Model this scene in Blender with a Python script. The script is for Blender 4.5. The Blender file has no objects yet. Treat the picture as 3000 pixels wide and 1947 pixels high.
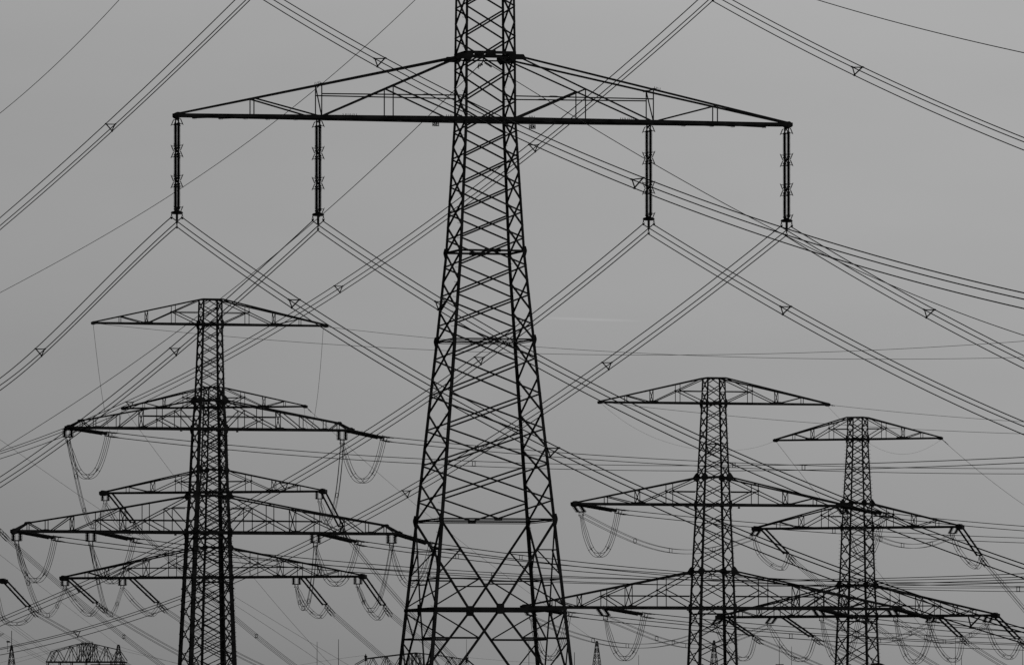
import bpy, math, random
from mathutils import Vector, Matrix
rnd = random.Random(7)
PI = math.pi
SC = bpy.context.scene
COL = SC.collection

# ------------------------------------------------------------------ camera
F = 29500.0                       # focal length in photograph pixels (3000 wide)
HOR = 2300.0                      # row of the horizon in the photograph (below the frame)
PITCH = math.atan((HOR - 973.5) / F)
EYE = Vector((0, 0, 1.7))
cam_d = bpy.data.cameras.new("camera")
cam = bpy.data.objects.new("camera", cam_d)
COL.objects.link(cam)
cam.location = EYE
cam.rotation_euler = (PI / 2 + PITCH, 0, 0)
cam_d.sensor_width = 36.0
cam_d.lens = 36.0 * F / 3000.0
cam_d.clip_start = 1.0
cam_d.clip_end = 60000.0
SC.camera = cam

# ------------------------------------------------------------------ sky, sun, exposure
w = bpy.data.worlds.new("World")
SC.world = w
w.use_nodes = True
nt = w.node_tree
nt.nodes.clear()
def N(kind, **kw):
    n = nt.nodes.new(kind)
    for k, v in kw.items():
        setattr(n, k, v)
    return n
out = N('ShaderNodeOutputWorld')
bg = N('ShaderNodeBackground')
sky = N('ShaderNodeTexSky', sky_type='NISHITA')
SUN_EL, SUN_ROT = 11.0, 7.0
sky.sun_disc = False
sky.sun_elevation = math.radians(SUN_EL)
sky.sun_rotation = math.radians(SUN_ROT)
bw = N('ShaderNodeRGBToBW')
nt.links.new(sky.outputs[0], bw.inputs[0])
tc = N('ShaderNodeTexCoord')
sep = N('ShaderNodeSeparateXYZ')
nt.links.new(tc.outputs['Generated'], sep.inputs[0])
def M(op, a, b=None, clamp=False):
    n = N('ShaderNodeMath', operation=op)
    n.use_clamp = clamp
    for i, v in enumerate((a, b)):
        if v is None: continue
        if isinstance(v, (int, float)): n.inputs[i].default_value = v
        else: nt.links.new(v, n.inputs[i])
    return n.outputs[0]
# thick overcast: bright part of the sky around the hidden sun, dull elsewhere, greyer towards the horizon
vr = N('ShaderNodeValToRGB')
zs = M('MULTIPLY', sep.outputs['Z'], 10.0, clamp=True)
nt.links.new(zs, vr.inputs[0])
els = vr.color_ramp.elements
for k_, (p_, v_) in enumerate(((0.05, .205), (.12, .231), (.16, .243), (.25, .268), (.34, .292), (.5, .327), (.64, .345), (.78, .370), (1.0, .41))):
    e_l = els[k_] if k_ < 2 else els.new(p_)
    e_l.position = p_
    e_l.color = (v_, v_, v_, 1)
hx = M('MULTIPLY', sep.outputs['X'], 0.62)
grad = M('ADD', vr.outputs['Color'], hx)
dr = N('ShaderNodeMapRange', interpolation_type='SMOOTHSTEP')
nt.links.new(sep.outputs['Y'], dr.inputs['Value'])
dr.inputs['From Min'].default_value = 0.1
dr.inputs['From Max'].default_value = 0.98
dr.inputs['To Min'].default_value = 0.17
dr.inputs['To Max'].default_value = 1.0
nz = N('ShaderNodeTexNoise')
nz.inputs['Scale'].default_value = 26.0
nz.inputs['Detail'].default_value = 3.0
mp = N('ShaderNodeMapping')
mp.inputs['Scale'].default_value = (1.0, 1.0, 3.0)
nt.links.new(tc.outputs['Generated'], mp.inputs[0])
nt.links.new(mp.outputs[0], nz.inputs['Vector'])
nzr = N('ShaderNodeMapRange')
nt.links.new(nz.outputs['Fac'], nzr.inputs['Value'])
nzr.inputs['From Min'].default_value = 0.25
nzr.inputs['From Max'].default_value = 0.75
nzr.inputs['To Min'].default_value = 0.965
nzr.inputs['To Max'].default_value = 1.035
overc = M('MULTIPLY', M('MULTIPLY', grad, dr.outputs[0]), nzr.outputs[0])
# a short thin condensation trail high in the overcast
dz = M('SUBTRACT', sep.outputs['Z'], M('ADD', M('MULTIPLY', sep.outputs['X'], -0.034), 0.04648))
gz = M('POWER', 2.718, M('MULTIPLY', M('POWER', M('MULTIPLY', dz, 9000.0), 2.0), -1.0))
cx_ = M('MULTIPLY', M('SUBTRACT', sep.outputs['X'], 0.0075), 230.0)
gx = M('POWER', 2.718, M('MULTIPLY', M('POWER', cx_, 4.0), -1.0))
front = M('GREATER_THAN', sep.outputs['Y'], 0.0)
trail = M('MULTIPLY', M('MULTIPLY', M('MULTIPLY', gz, gx), front), 0.04)
overc = M('ADD', overc, trail)
tot = M('ADD', M('MULTIPLY', overc, 10.0), M('MULTIPLY', bw.outputs[0], 0.004))
nt.links.new(tot, bg.inputs['Color'])
bg.inputs['Strength'].default_value = 0.1
nt.links.new(bg.outputs[0], out.inputs[0])

sun_d = bpy.data.lights.new("sun", 'SUN')
sun_d.energy = 0.6
sun_d.angle = math.radians(10)
sun_d.color = (1, 1, 1)
sun = bpy.data.objects.new("sun", sun_d)
COL.objects.link(sun)
a_, e_ = math.radians(SUN_ROT), math.radians(SUN_EL)
sdir = Vector((math.sin(a_) * math.cos(e_), math.cos(a_) * math.cos(e_), math.sin(e_)))
sun.rotation_euler = (-sdir).to_track_quat('-Z', 'Y').to_euler()
sun.location = sdir * 200
SC.view_settings.view_transform = 'Standard'
SC.view_settings.look = 'None'
SC.view_settings.gamma = 1.0
SC.view_settings.exposure = 0.0
SC.view_settings.use_curve_mapping = False

# ------------------------------------------------------------------ pixel -> place
CP, SP = math.cos(PITCH), math.sin(PITCH)
def ray(px, py):
    a = (px - 1500.0) / F
    b = (973.5 - py) / F
    return Vector((a, CP - b * SP, SP + b * CP))
def at(px, py, Y):
    d = ray(px, py)
    return EYE + d * (Y / d.y)
def zat(py, Y): return at(1500, py, Y).z

# ------------------------------------------------------------------ materials
def mat(name, col, rough=0.7, metal=0.0, var=0.35, scale=1.5):
    m = bpy.data.materials.new(name)
    m.use_nodes = True
    t = m.node_tree
    b = t.nodes['Principled BSDF']
    b.inputs['Roughness'].default_value = rough
    b.inputs['Metallic'].default_value = metal
    b.inputs['Specular IOR Level'].default_value = 0.08
    n = t.nodes.new('ShaderNodeTexNoise')
    n.inputs['Scale'].default_value = scale
    n.inputs['Detail'].default_value = 4
    tcn = t.nodes.new('ShaderNodeTexCoord')
    t.links.new(tcn.outputs['Object'], n.inputs['Vector'])
    r = t.nodes.new('ShaderNodeValToRGB')
    c = col if isinstance(col, tuple) else (col, col, col)
    r.color_ramp.elements[0].position = 0.3
    r.color_ramp.elements[1].position = 0.7
    r.color_ramp.elements[0].color = tuple(x * (1 - var) for x in c) + (1,)
    r.color_ramp.elements[1].color = tuple(x * (1 + var) for x in c) + (1,)
    t.links.new(n.outputs['Fac'], r.inputs[0])
    t.links.new(r.outputs[0], b.inputs['Base Color'])
    return m
STEEL = mat("weathered_steel", 0.085, 0.9, var=.5)
STEEL2 = mat("painted_steel", 0.08, 0.9)
WIRE = mat("aluminium_wire", 0.06, 0.9, scale=0.3)
PORC = mat("brown_porcelain", 0.06, 0.8)
CONC = mat("concrete", 0.28, 0.9, scale=3)
BLACK = mat("black_enamel", 0.012, 0.6, var=0.1)
WHITE = mat("white_enamel", 0.8, 0.6, var=0.04)
GREY = mat("grey_enamel", 0.22, 0.6, var=0.2)
def grass_mat():
    m = mat("meadow_grass", 0.06, 0.95, var=0.4, scale=0.02)
    return m
GRASS = grass_mat()

# ------------------------------------------------------------------ mesh builder
class MB:
    def __init__(s): s.v = []; s.f = []
    def box8(s, p):
        i = len(s.v); s.v += [tuple(x) for x in p]
        s.f += [(i, i+3, i+2, i+1), (i+4, i+5, i+6, i+7), (i, i+1, i+5, i+4), (i+1, i+2, i+6, i+5), (i+2, i+3, i+7, i+6), (i+3, i, i+4, i+7)]
        return s
    def bar(s, p, q, a, b=None, up=None):
        p, q = Vector(p), Vector(q); b = a if b is None else b
        d = (q - p)
        if d.length < 1e-6: return s
        d.normalize()
        up = Vector(up) if up else (Vector((0, 0, 1)) if abs(d.z) < 0.95 else Vector((0, 1, 0)))
        x = d.cross(up)
        if x.length < 1e-4: x = d.cross(Vector((1, 0.2, 0)))
        x.normalize(); y = x.cross(d)
        x *= a / 2; y *= b / 2
        return s.box8([p-x-y, p+x-y, p+x+y, p-x+y, q-x-y, q+x-y, q+x+y, q-x+y])
    def angle(s, p, q, w1, t, o):
        """L profile with its heel on the line p-q; o = two unit vectors of the flanges"""
        p, q = Vector(p), Vector(q)
        a, b = Vector(o[0]), Vector(o[1])
        s.box8([p, p+a*w1, p+a*w1+b*t, p+b*t, q, q+a*w1, q+a*w1+b*t, q+b*t])
        return s.box8([p+b*t*1.02, p+a*t+b*t*1.02, p+a*t+b*w1, p+b*w1, q+b*t*1.02, q+a*t+b*t*1.02, q+a*t+b*w1, q+b*w1])
    def plate(s, pts, n, t):
        n = Vector(n).normalized() * t / 2
        i = len(s.v); k = len(pts)
        s.v += [tuple(Vector(p) + n) for p in pts] + [tuple(Vector(p) - n) for p in pts]
        s.f.append(tuple(range(i, i + k))); s.f.append(tuple(range(i + 2*k - 1, i + k - 1, -1)))
        for j in range(k):
            j2 = (j + 1) % k
            s.f.append((i + j, i + k + j, i + k + j2, i + j2))
        return s
    def tube(s, pts, r, n=6, cap=True):
        pts = [Vector(p) for p in pts]; i0 = len(s.v)
        ref = None
        for k, p in enumerate(pts):
            d = (pts[min(k+1, len(pts)-1)] - pts[max(k-1, 0)]).normalized()
            if ref is None:
                ref = Vector((0, 0, 1)) if abs(d.z) < 0.9 else Vector((1, 0, 0))
            x = d.cross(ref)
            if x.length < 1e-3: x = d.cross(Vector((0, 1, 0.1)))
            x.normalize(); y = x.cross(d).normalized(); ref = y
            for j in range(n):
                a = 2 * PI * j / n
                s.v.append(tuple(p + x * r * math.cos(a) + y * r * math.sin(a)))
        for k in range(len(pts) - 1):
            for j in range(n):
                a, b = i0 + k*n + j, i0 + k*n + (j+1) % n
                s.f.append((a, b, b + n, a + n))
        if cap:
            s.f.append(tuple(range(i0, i0 + n)))
            s.f.append(tuple(range(len(s.v) - 1, len(s.v) - n - 1, -1)))
        return s
    def lathe(s, p, q, prof, n=8):
        """prof: (distance along p->q in metres, radius)"""
        p, q = Vector(p), Vector(q); d = (q - p).normalized()
        up = Vector((0, 0, 1)) if abs(d.z) < 0.9 else Vector((1, 0, 0))
        x = d.cross(up).normalized(); y = x.cross(d)
        i0 = len(s.v)
        for t, r in prof:
            for j in range(n):
                a = 2 * PI * j / n
                s.v.append(tuple(p + d*t + x*r*math.cos(a) + y*r*math.sin(a)))
        for k in range(len(prof) - 1):
            for j in range(n):
                a, b = i0 + k*n + j, i0 + k*n + (j+1) % n
                s.f.append((a, a + n, b + n, b))
        s.f.append(tuple(range(i0 + n - 1, i0 - 1, -1)))
        s.f.append(tuple(range(len(s.v) - n, len(s.v))))
        return s
    def ball(s, c, r):
        return s.lathe(Vector(c) - Vector((0, 0, r)), Vector(c) + Vector((0, 0, r)), [(0, r*.3), (r*.4, r*.8), (r, r), (r*1.6, r*.8), (2*r, r*.3)], 6)
    def build(s, name, m, parent=None, smooth=False):
        me = bpy.data.meshes.new(name)
        me.from_pydata(s.v, [], s.f)
        if smooth:
            me.polygons.foreach_set('use_smooth', [True] * len(me.polygons))
        me.materials.append(m)
        o = bpy.data.objects.new(name, me)
        COL.objects.link(o)
        if parent is not None: o.parent = parent
        return o
def tag(o, label=None, cat=None, group=None, kind=None):
    if label: o['label'] = label
    if cat: o['category'] = cat
    if group: o['group'] = group
    if kind: o['kind'] = kind
    return o
def thing(name, loc, label, cat, group=None, rz=0.0):
    o = bpy.data.objects.new(name, None)
    o.empty_display_size = 0.5
    COL.objects.link(o)
    o.location = loc
    o.rotation_euler = (0, 0, rz)
    return tag(o, label, cat, group)

# ------------------------------------------------------------------ ground
g = MB()
S = 30000
nx = 24
for i in range(nx + 1):
    for j in range(nx + 1):
        g.v.append((-S + 2*S*i/nx, -2000 + (S + 2000)*j/nx, 0.0))
for i in range(nx):
    for j in range(nx):
        a = i*(nx+1) + j
        g.f.append((a, a+nx+1, a+nx+2, a+1))
tag(g.build("ground", GRASS), kind="structure", label="flat dull meadow reaching to the horizon")

# ------------------------------------------------------------------ lattice pylons
def interp(tab, x):
    if x <= tab[0][0]: return tab[0][1]
    for (a, b), (c, d) in zip(tab, tab[1:]):
        if x <= c: return b + (d - b) * (x - a) / (c - a)
    return tab[-1][1]

GLYPH = {
'5': ["#####", "#....", "#....", "####.", "....#", "....#", "....#", "#...#", ".###."],
'1': ["..#..", ".##..", "#.#..", "..#..", "..#..", "..#..", "..#..", "..#..", "..#.."],
'4': ["...#.", "..##.", "..##.", ".#.#.", ".#.#.", "#..#.", "#####", "...#.", "...#."],
'2': [".###.", "#...#", "....#", "....#", "...#.", "..#..", ".#...", "#....", "#####"]}
class Pylon:
    """All dimensions come from rows/columns of the photograph at the pylon's own distance, turned into metres."""
    def __init__(s, D, theta, axis, prof, label, group, grow=0.0):
        s.D = D; s.th = math.radians(theta); s.sc = F / D
        s.axis = axis; s.prof = prof
        s.yg = s.row(0.0)
        base = at(interp(axis, s.yg), s.yg, D)
        s.base = Vector((base.x, D, 0.0))
        s.root = thing("lattice_pylon", s.base, label, "pylon", group, s.th)
        s.c, s.s_ = math.cos(s.th), math.sin(s.th)
        s.prof_m = [(y, (a + grow) / s.sc) for y, a in prof]
    def row(s, z):
        # row of a height z (bisection)
        lo, hi = -3000.0, 4000.0
        for _ in range(50):
            m = (lo + hi) / 2
            if zat(m, s.D) > z: lo = m
            else: hi = m
        return m
    def z(s, y): return zat(y, s.D)
    def off(s, y):
        dx = at(interp(s.axis, y), y, s.D).x - s.base.x
        return dx * s.c, -dx * s.s_
    def a(s, y): return interp(s.prof_m, y)
    def P(s, u, v, y, dz=0.0):
        ou, ov = s.off(y)
        return Vector((u + ou, v + ov, s.z(y) + dz))
    def corner(s, i, y, dz=0.0):
        a = s.a(y); su, sv = [(-1, -1), (1, -1), (1, 1), (-1, 1)][i]
        return s.P(su*a, sv*a, y, dz)
    def world(s, p):
        return s.base + Vector((p.x*s.c - p.y*s.s_, p.x*s.s_ + p.y*s.c, p.z))
    def L(s, px, y):
        """signed arm length reaching column px at row y"""
        k = (px - 1500.0) / F / (ray(px, y).y)
        ou, ov = s.off(y)
        x0 = at(interp(s.axis, y), y, s.D).x
        return (k*s.D - x0) / (s.c - k*s.s_)

    def legs(s, ys, width):
        for i in range(4):
            su, sv = [(-1, -1), (1, -1), (1, 1), (-1, 1)][i]
            b = MB()
            for y0, y1 in zip(ys, ys[1:]):
                w1 = interp(width, (y0 + y1) / 2) / s.sc
                b.angle(s.corner(i, y0), s.corner(i, y1), w1, max(0.03, w1*0.22), ((-su, 0, 0), (0, -sv, 0)))
            b.build("leg", STEEL, s.root)
            fb = MB()
            c = s.corner(i, ys[-1])
            fb.lathe((c.x, c.y, -0.3), (c.x, c.y, 0.6), [(0, 0.55), (0.75, 0.5), (0.9, 0.4)], 12)
            fb.build("footing", CONC, s.root)
    def lattice(s, nodes, wd, gus=0.0):
        """X bracing; nodes = rows for the narrow-looking faces, the other pair is staggered by half a panel"""
        mids = [nodes[0]] + [(p + q)/2 for p, q in zip(nodes, nodes[1:])] + [nodes[-1]]
        for fi in range(4):
            i, j = fi, (fi + 1) % 4
            wide = fi in (0, 2)
            b = MB()
            ww = wd / s.sc
            nin = [(0, 1, 0), (-1, 0, 0), (0, -1, 0), (1, 0, 0)][fi]
            o1 = Vector(nin) * 0.03; o2 = Vector(nin) * (0.03 + ww*0.55)
            seq = nodes if not wide else mids
            for k, (y0, y1) in enumerate(zip(seq, seq[1:])):
                half = wide and (k == 0 or k == len(seq) - 2)
                if not half:
                    b.bar(s.corner(i, y0) + o1, s.corner(j, y1) + o1, ww*(.45 if wide else .85), ww)
                    b.bar(s.corner(j, y0) + o2, s.corner(i, y1) + o2, ww*(.45 if wide else .85), ww)
                else:
                    yc, ye = (y0, y1) if k == 0 else (y1, y0)
                    mid = (s.corner(i, yc) + s.corner(j, yc)) / 2
                    b.bar(mid + o1, s.corner(i, ye) + o1, ww*0.45, ww)
                    b.bar(mid + o1, s.corner(j, ye) + o1, ww*0.45, ww)
            if gus > 0 and wide:
                for y0 in seq[1:-1]:
                    for ci, dr_ in ((i, 1), (j, -1)):
                        c = s.corner(ci, y0) + Vector(nin)*0.012
                        d = (s.corner(j, y0) - s.corner(i, y0)).normalized() * dr_
                        gw = gus / s.sc
                        b.plate([c + Vector((0, 0, gw*1.1)), c + d*gw + Vector((0, 0, gw*.7)), c + d*gw - Vector((0, 0, gw*.7)), c - Vector((0, 0, gw*1.1))], nin, 0.02)
            b.build("bracing", STEEL, s.root)
    def belt(s, y, h, name="belt", plates=0.0, cen=0.0, two=0.0):
        b = MB(); hh = h / s.sc
        for fi in range(4):
            i, j = fi, (fi + 1) % 4
            nin = Vector([(0, 1, 0), (-1, 0, 0), (0, -1, 0), (1, 0, 0)][fi])
            p, q = s.corner(i, y), s.corner(j, y)
            d = (q - p).normalized()
            e = 0.012 if fi % 2 else 0.0
            b.bar(p + nin*0.02 + d*0.03, q + nin*0.02 - d*0.03, 0.08, hh)
            if two: b.bar(p + nin*0.02 - Vector((0, 0, two/s.sc)), q + nin*0.02 - Vector((0, 0, two/s.sc)), 0.05, hh*0.5)
            if cen and fi in (0, 2):
                m = (p + q)/2; cw = cen/s.sc
                hp = hh*.8
                b.plate([m + d*cw + Vector((0, 0, hp)), m + d*cw - Vector((0, 0, hp)), m - d*cw - Vector((0, 0, hp)), m - d*cw + Vector((0, 0, hp))], nin, 0.13)
            if plates and fi in (0, 2):
                pw = plates/s.sc
                for c, sg in ((p, 1), (q, -1)):
                    c = c - nin*0.015
                    pts = [(-.55, 0.25), (-.2, 1.5), (.2, 1.5), (.75, .35), (.75, -.35), (.2, -1.6), (-.2, -1.6), (-.55, -0.25)]
                    b.plate([c + d*sg*u*pw + Vector((0, 0, v*pw)) for u, v in pts], nin, 0.03)
        b.build(name, STEEL, s.root)
    def ring_plates(s, y, wd, ht, out_):
        for i in range(4):
            b = MB()
            su, sv = [(-1, -1), (1, -1), (1, 1), (-1, 1)][i]
            c = s.corner(i, y) + Vector((0, sv*0.03, 0))
            k = 1/s.sc
            pts = [(-wd*.8, ht*.35), (0, ht), (out_*.3, ht*.75), (out_, -ht*.25), (out_*.5, -ht*.7), (0, -ht), (-wd*.8, -ht*.35)]
            b.plate([c + Vector((su*u*k, 0, v*k)) for u, v in pts], (0, 1, 0), 0.05)
            b.build("gusset_plate", STEEL, s.root)

    def arm(s, yb, yt, eL, eR, style, chord, top, web, vert, tipw=0.18, signs=None, spikes=False, label=None):
        """one crossarm, both sides: chords = part, webs = sub-part"""
        ch, wb, bts = MB(), MB(), {-1: MB(), 1: MB()}
        H = s.z(yt) - s.z(yb)
        cw, tw, ww, vw = chord/s.sc, top/s.sc, web/s.sc, vert/s.sc
        ends = {}
        for sd, e in ((-1, eL), (1, eR)):
            Lm = abs(s.L(e, yb)); a0 = s.a(yb); at_ = s.a(yt)
            bt = bts[sd]
            ends[sd] = Lm
            def wv(u): return a0 + (tipw - a0) * max(0.0, (u - a0)) / (Lm - a0)
            tp = style.get('top', [(1.0, 0.0)])
            prof = [(at_, H)] + [(f*Lm, h*H) for f, h in tp]
            def th(u): return interp(prof, u)
            def pt(u, h, v):
                # at the body the top chord sits on the ring (a bit narrower)
                return s.P(sd*u, v*wv(u), yb, h)
            for v in (-1, 1):
                # bottom chord
                ch.bar(pt(a0*0.98, 0, v), pt(Lm, 0, v), cw*0.8, cw)
                # top chord
                last = Vector(s.P(sd*at_, v*at_, yt))
                for u, h in prof[1:]:
                    q = pt(u, h, v)
                    ch.bar(last, q, tw*0.8, tw); last = q
                leg_t = Vector(s.P(sd*at_, v*at_, yt))
                leg_b = pt(a0, 0, v)
                u_d = style['diag']*Lm
                def dg(u):  # height on main diagonal
                    return H*(u_d - u)/(u_d - at_)
                wb.bar(pt(u_d, 0, v), leg_t, ww*0.7, ww)
                for f, mode in style['vert']:
                    u = f*Lm
                    h = th(u) if mode in ('f', 'X', 'Z') else dg(u)
                    wb.bar(pt(u, 0, v), pt(u, h, v), vw, vw)
                for (f1, m1, f2, m2) in style['mem']:
                    def hh(f, m):
                        u = f*Lm
                        return {'b': 0.0, 't': th(u), 'd': dg(u)}.get(m, None) if isinstance(m, str) else m*H
                    u1 = f1*Lm; u2 = f2*Lm if f2 > 0 else a0
                    p1 = pt(u1, hh(f1, m1), v); p2 = pt(u2, hh(f2, m2) if f2 > 0 else 0.0, v)
                    wb.bar(p1, p2, ww*0.7, ww)
                for f, hf, f2 in style['strut']:
                    u2 = f2*Lm if f2 else a0
                    wb.bar(pt(f*Lm, hf*H, v), pt(u2, hf*H, v), vw*1.2, vw*1.2)
                for f, hf, gw, gh in style.get('gus', []):
                    u = f*Lm; h = dg(u) if hf == 'd' else (th(u) if hf == 't' else hf*H)
                    c = pt(u, h, v) + Vector((0, v*0.04, 0)); g1, g2 = gw/s.sc, gh/s.sc
                    wb.plate([c + Vector((x*g1, 0, z_*g2)) for x, z_ in ((-1, -.6), (-1, .3), (-.5, 1), (.5, 1), (1, .3), (1, -.6))], (0, 1, 0), 0.05)
            for f, mode in style['vert']:
                u = f*Lm; h = th(u)
                if mode in 'XZ':
                    wb.bar(pt(u, 0, -1), pt(u, h, 1), vw, vw)
                    if mode == 'X': wb.bar(pt(u, 0, 1), pt(u, h, -1), vw, vw)
                if mode in 'fXZ' and mode != 'd':
                    wb.bar(pt(u, h, -1), pt(u, h, 1), vw, vw)
                wb.bar(pt(u, 0, -1), pt(u, 0, 1), vw*1.3, vw*1.3)
            # plan bracing under the arm
            nb = 11
            for k in range(nb):
                u0 = a0 + (Lm - a0)*k/nb; u1 = a0 + (Lm - a0)*(k+1)/nb
                v0 = -1 if k % 2 else 1
                bt.bar(pt(u0, -cw*.3, v0), pt(u1, -cw*.3, -v0), vw*1.2, vw*1.2)
                bt.bar(pt(u1, -cw*.3, -1), pt(u1, -cw*.3, 1), vw, vw)
            # tip block
            c = pt(Lm, 0, 0)
            tb = style.get('tip', 1.0)
            k = 1/s.sc
            ch.plate([c + Vector((sd*x*k*tb, 0, z_*k*tb)) for x, z_ in ((-14, -5), (-14, 3), (-8, 8), (-2, 8.5), (3, 5), (6.5, 5), (6.5, -4), (2, -8), (-7, -8))], (0, 1, 0), 2*tipw + cw)
            if spikes:
                for f0, n_ in spikes:
                    for q in range(n_):
                        u = f0*Lm + q*0.055*1.6
                        p = pt(u, cw*.45 if f0 > 0 else 0, -1)
                        zt = th(u) if f0 in (0.545,) else 0.0
                        p = pt(u, zt + cw*.3, -1)
                        bt.bar(p, p + Vector((rnd.uniform(-.03, .04), 0, 0.11)), 0.022)
                # uneven underside: cable trays clamped below the chord
                u = a0*1.3
                while u < Lm*0.9:
                    ln = min(0.9 + rnd.random()*0.9, Lm*.95 - u)
                    dz = -cw*.55 - rnd.random()*0.03
                    bt.bar(pt(u, dz + 0.02, -0.8), pt(min(u+ln, Lm*.97), dz - 0.03, -0.8), 0.07, 0.05)
                    for q in range(3):
                        x = u + ln - 0.05 - 0.07*q
                        bt.bar(pt(x, dz, -.8), pt(x, dz - 0.09, -.8), 0.02)
                    u += ln + 0.15
            a1 = a0
        # through the body
        for v in (-1, 1):
            a0 = s.a(yb)
            ch.bar(s.P(-a0, v*a0, yb), s.P(a0, v*a0, yb), cw*0.8, cw*1.05)
        o = ch.build("crossarm", STEEL, s.root)
        if label: o['label'] = label
        wb.build("lacing", STEEL, o)
        for bt in bts.values(): bt.build("lower_bracing", STEEL, o)
        for (px, py, txt, w_, h_) in (signs or []):
            u = s.L(px, yb)
            c = s.P(u, -s.a(yb) - 0.05, yb)
            c.z = s.z(py)
            hw, hh_ = w_/2/s.sc, h_/2/s.sc
            if txt:
                nr, ncol = 11, 6*3 + 4
                rows = [[1]*ncol for _ in range(nr)]
                for k_, d_ in enumerate(txt):
                    for r_ in range(9):
                        for c_ in range(5):
                            if GLYPH[d_][r_][c_] == '#': rows[r_ + 1][2 + k_*6 + c_ + (k_ > 0)] = 0
                pm = MB()
                for r_ in range(nr):
                    c_ = 0
                    while c_ < ncol:
                        if rows[r_][c_]:
                            c2 = c_
                            while c2 < ncol and rows[r_][c2]: c2 += 1
                            x0, x1 = -hw + 2*hw*c_/ncol, -hw + 2*hw*c2/ncol
                            z0, z1 = hh_ - 2*hh_*(r_ + 1)/nr - 1e-4, hh_ - 2*hh_*r_/nr
                            pm.box8([c + Vector(q) for q in ((x0, 0, z0), (x1, 0, z0), (x1, .012, z0), (x0, .012, z0), (x0, 0, z1), (x1, 0, z1), (x1, .012, z1), (x0, .012, z1))])
                            c_ = c2
                        else: c_ += 1
                pm.bar(c + Vector((0, 0.03, hh_)), c + Vector((0, 0.03, hh_ + 0.1)), 0.03)
                po = pm.build("number_plate", BLACK, o)
                po['label'] = "black plate with the number " + txt + " cut through it"
                continue
            p = MB().box8([c + Vector(q) for q in ((-hw, 0, -hh_), (hw, 0, -hh_), (hw, .02, -hh_), (-hw, .02, -hh_), (-hw, 0, hh_), (hw, 0, hh_), (hw, .02, hh_), (-hw, .02, hh_))])
            p.bar(c + Vector((0, 0.03, hh_)), c + Vector((0, 0.03, hh_ + 0.1)), 0.03)
            po = p.build("number_plate", BLACK if txt else GREY, o)
        s.ends = ends
        return o

def split(y0, y1, n):
    return [y0 + (y1 - y0)*k/n for k in range(n)]

SIMPLE = dict(diag=.545, vert=[(.77, 'f'), (.545, 'X'), (.315, 'f')],
              mem=[(.77, 't', .545, 'b'), (.315, 'd', 0, 'b')],
              strut=[(.315, .47, 0)], gus=[(.545, .04, 16, 3.0), (.315, 'd', 3, 3)], top=[(1.0, 0.03)])
TOPS = dict(SIMPLE, tip=.62)
CENTRAL = dict(diag=.54, vert=[(.755, 'f'), (.54, 'Z'), (.313, 'd')],
               mem=[(.755, 't', .54, 'b'), (.313, 'd', 0, 'b')],
               strut=[(.54, .36, 0)], gus=[(.54, .0, 14, 5), (.205, .36, 18, 3), (.54, 't', 9, 4)], top=[(1.0, 0.02)], tip=1.1)
WIDE = dict(diag=.445, vert=[(.84, 'f'), (.705, 'X'), (.576, 'f'), (.445, 'X'), (.27, 'f')],
            mem=[(.84, 't', .705, 'b'), (.705, 'b', .576, .32), (.576, .32, .445, 't'), (.576, .32, .475, 'b'), (.27, 'd', 0, 'b')],
            strut=[(.576, .32, 0)], gus=[(.445, .03, 14, 3.2), (.705, .03, 9, 3), (.576, .30, 6, 3), (.27, 'd', 3, 3), (.59, -.02, 16, 3.5)], top=[(1.0, 0.03)])
APEX = dict(diag=.482, vert=[(.905, 'f'), (.81, 'f'), (.645, 'f'), (.482, 'X'), (.352, 'f'), (.224, 'd')],
            mem=[(.905, 't', .84, 'b'), (.645, 't', .775, 'b'), (.482, 't', .645, 'b'), (.352, 'd', .224, 'b'), (.224, 'd', 0, 'b'), (.905, 't', .98, 'b')],
            strut=[(.482, .43, 0)], gus=[(.482, .03, 13, 3.5), (.645, .03, 9, 3), (.80, .03, 12, 3), (.352, 'd', 3, 3.4), (.905, 't', 8, 4)], top=[(.905, .25), (1.0, 0.02)])
APEXLOW = dict(diag=.44, vert=[(.925, 'f'), (.83, 'f'), (.70, 'X'), (.567, 'f'), (.44, 'X'), (.322, 'f'), (.207, 'd')],
               mem=[(.925, 't', .85, 'b'), (.925, 't', .985, 'b'), (.70, 't', .81, 'b'), (.70, 'b', .567, .32), (.567, .32, .44, 't'), (.567, .32, .47, 'b'), (.322, 'd', .207, 'b'), (.207, 'd', 0, 'b')],
               strut=[(.567, .32, 0), (.207, .66, 0)], gus=[(.44, .03, 15, 3.5), (.70, .03, 9, 3), (.84, .03, 12, 3), (.567, .31, 8, 3), (.322, 'd', 3, 3), (.925, 't', 8, 4), (.58, -.01, 18, 4)],
               top=[(.44, .655), (.925, .225), (1.0, 0.02)])

GP = "power pylons with lattice steel bodies"
# ---- central pylon
CX = 1421
C = Pylon(500, 13.2, [(-900, CX), (2400, CX)],
          [(-900, 44), (-760, 48), (-305, 69), (163, 75.5), (350, 76.5), (738, 98), (1000, 122), (1525, 172), (1947, 213), (2400, 257)],
          "tallest foreground lattice pylon in the centre, its top cut off by the frame", GP)
cn = [-820, -760, -690, -620, -550, -480, -410, -358, -305, -240, -180, -101, -20, 65, 157, 252, 347, 425, 503, 586, 662, 738, 823, 909, 997, 1105, 1207, 1310, 1412, 1522]
C.legs([-820, -305, 157, 347, 738, 997, 1522, 1785, 2080, C.yg], [(-900, 5), (350, 7), (1000, 8.3), (1947, 10), (2400, 11)])
C.lattice(cn, 4.9)
C.belt(738, 6, cen=24, plates=9)
C.belt(997, 4, cen=16, plates=9, two=5)
C.belt(1523, 4.5, cen=11, plates=11, two=5)
C.belt(-820, 6)
C.belt(-335, 8)
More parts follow.
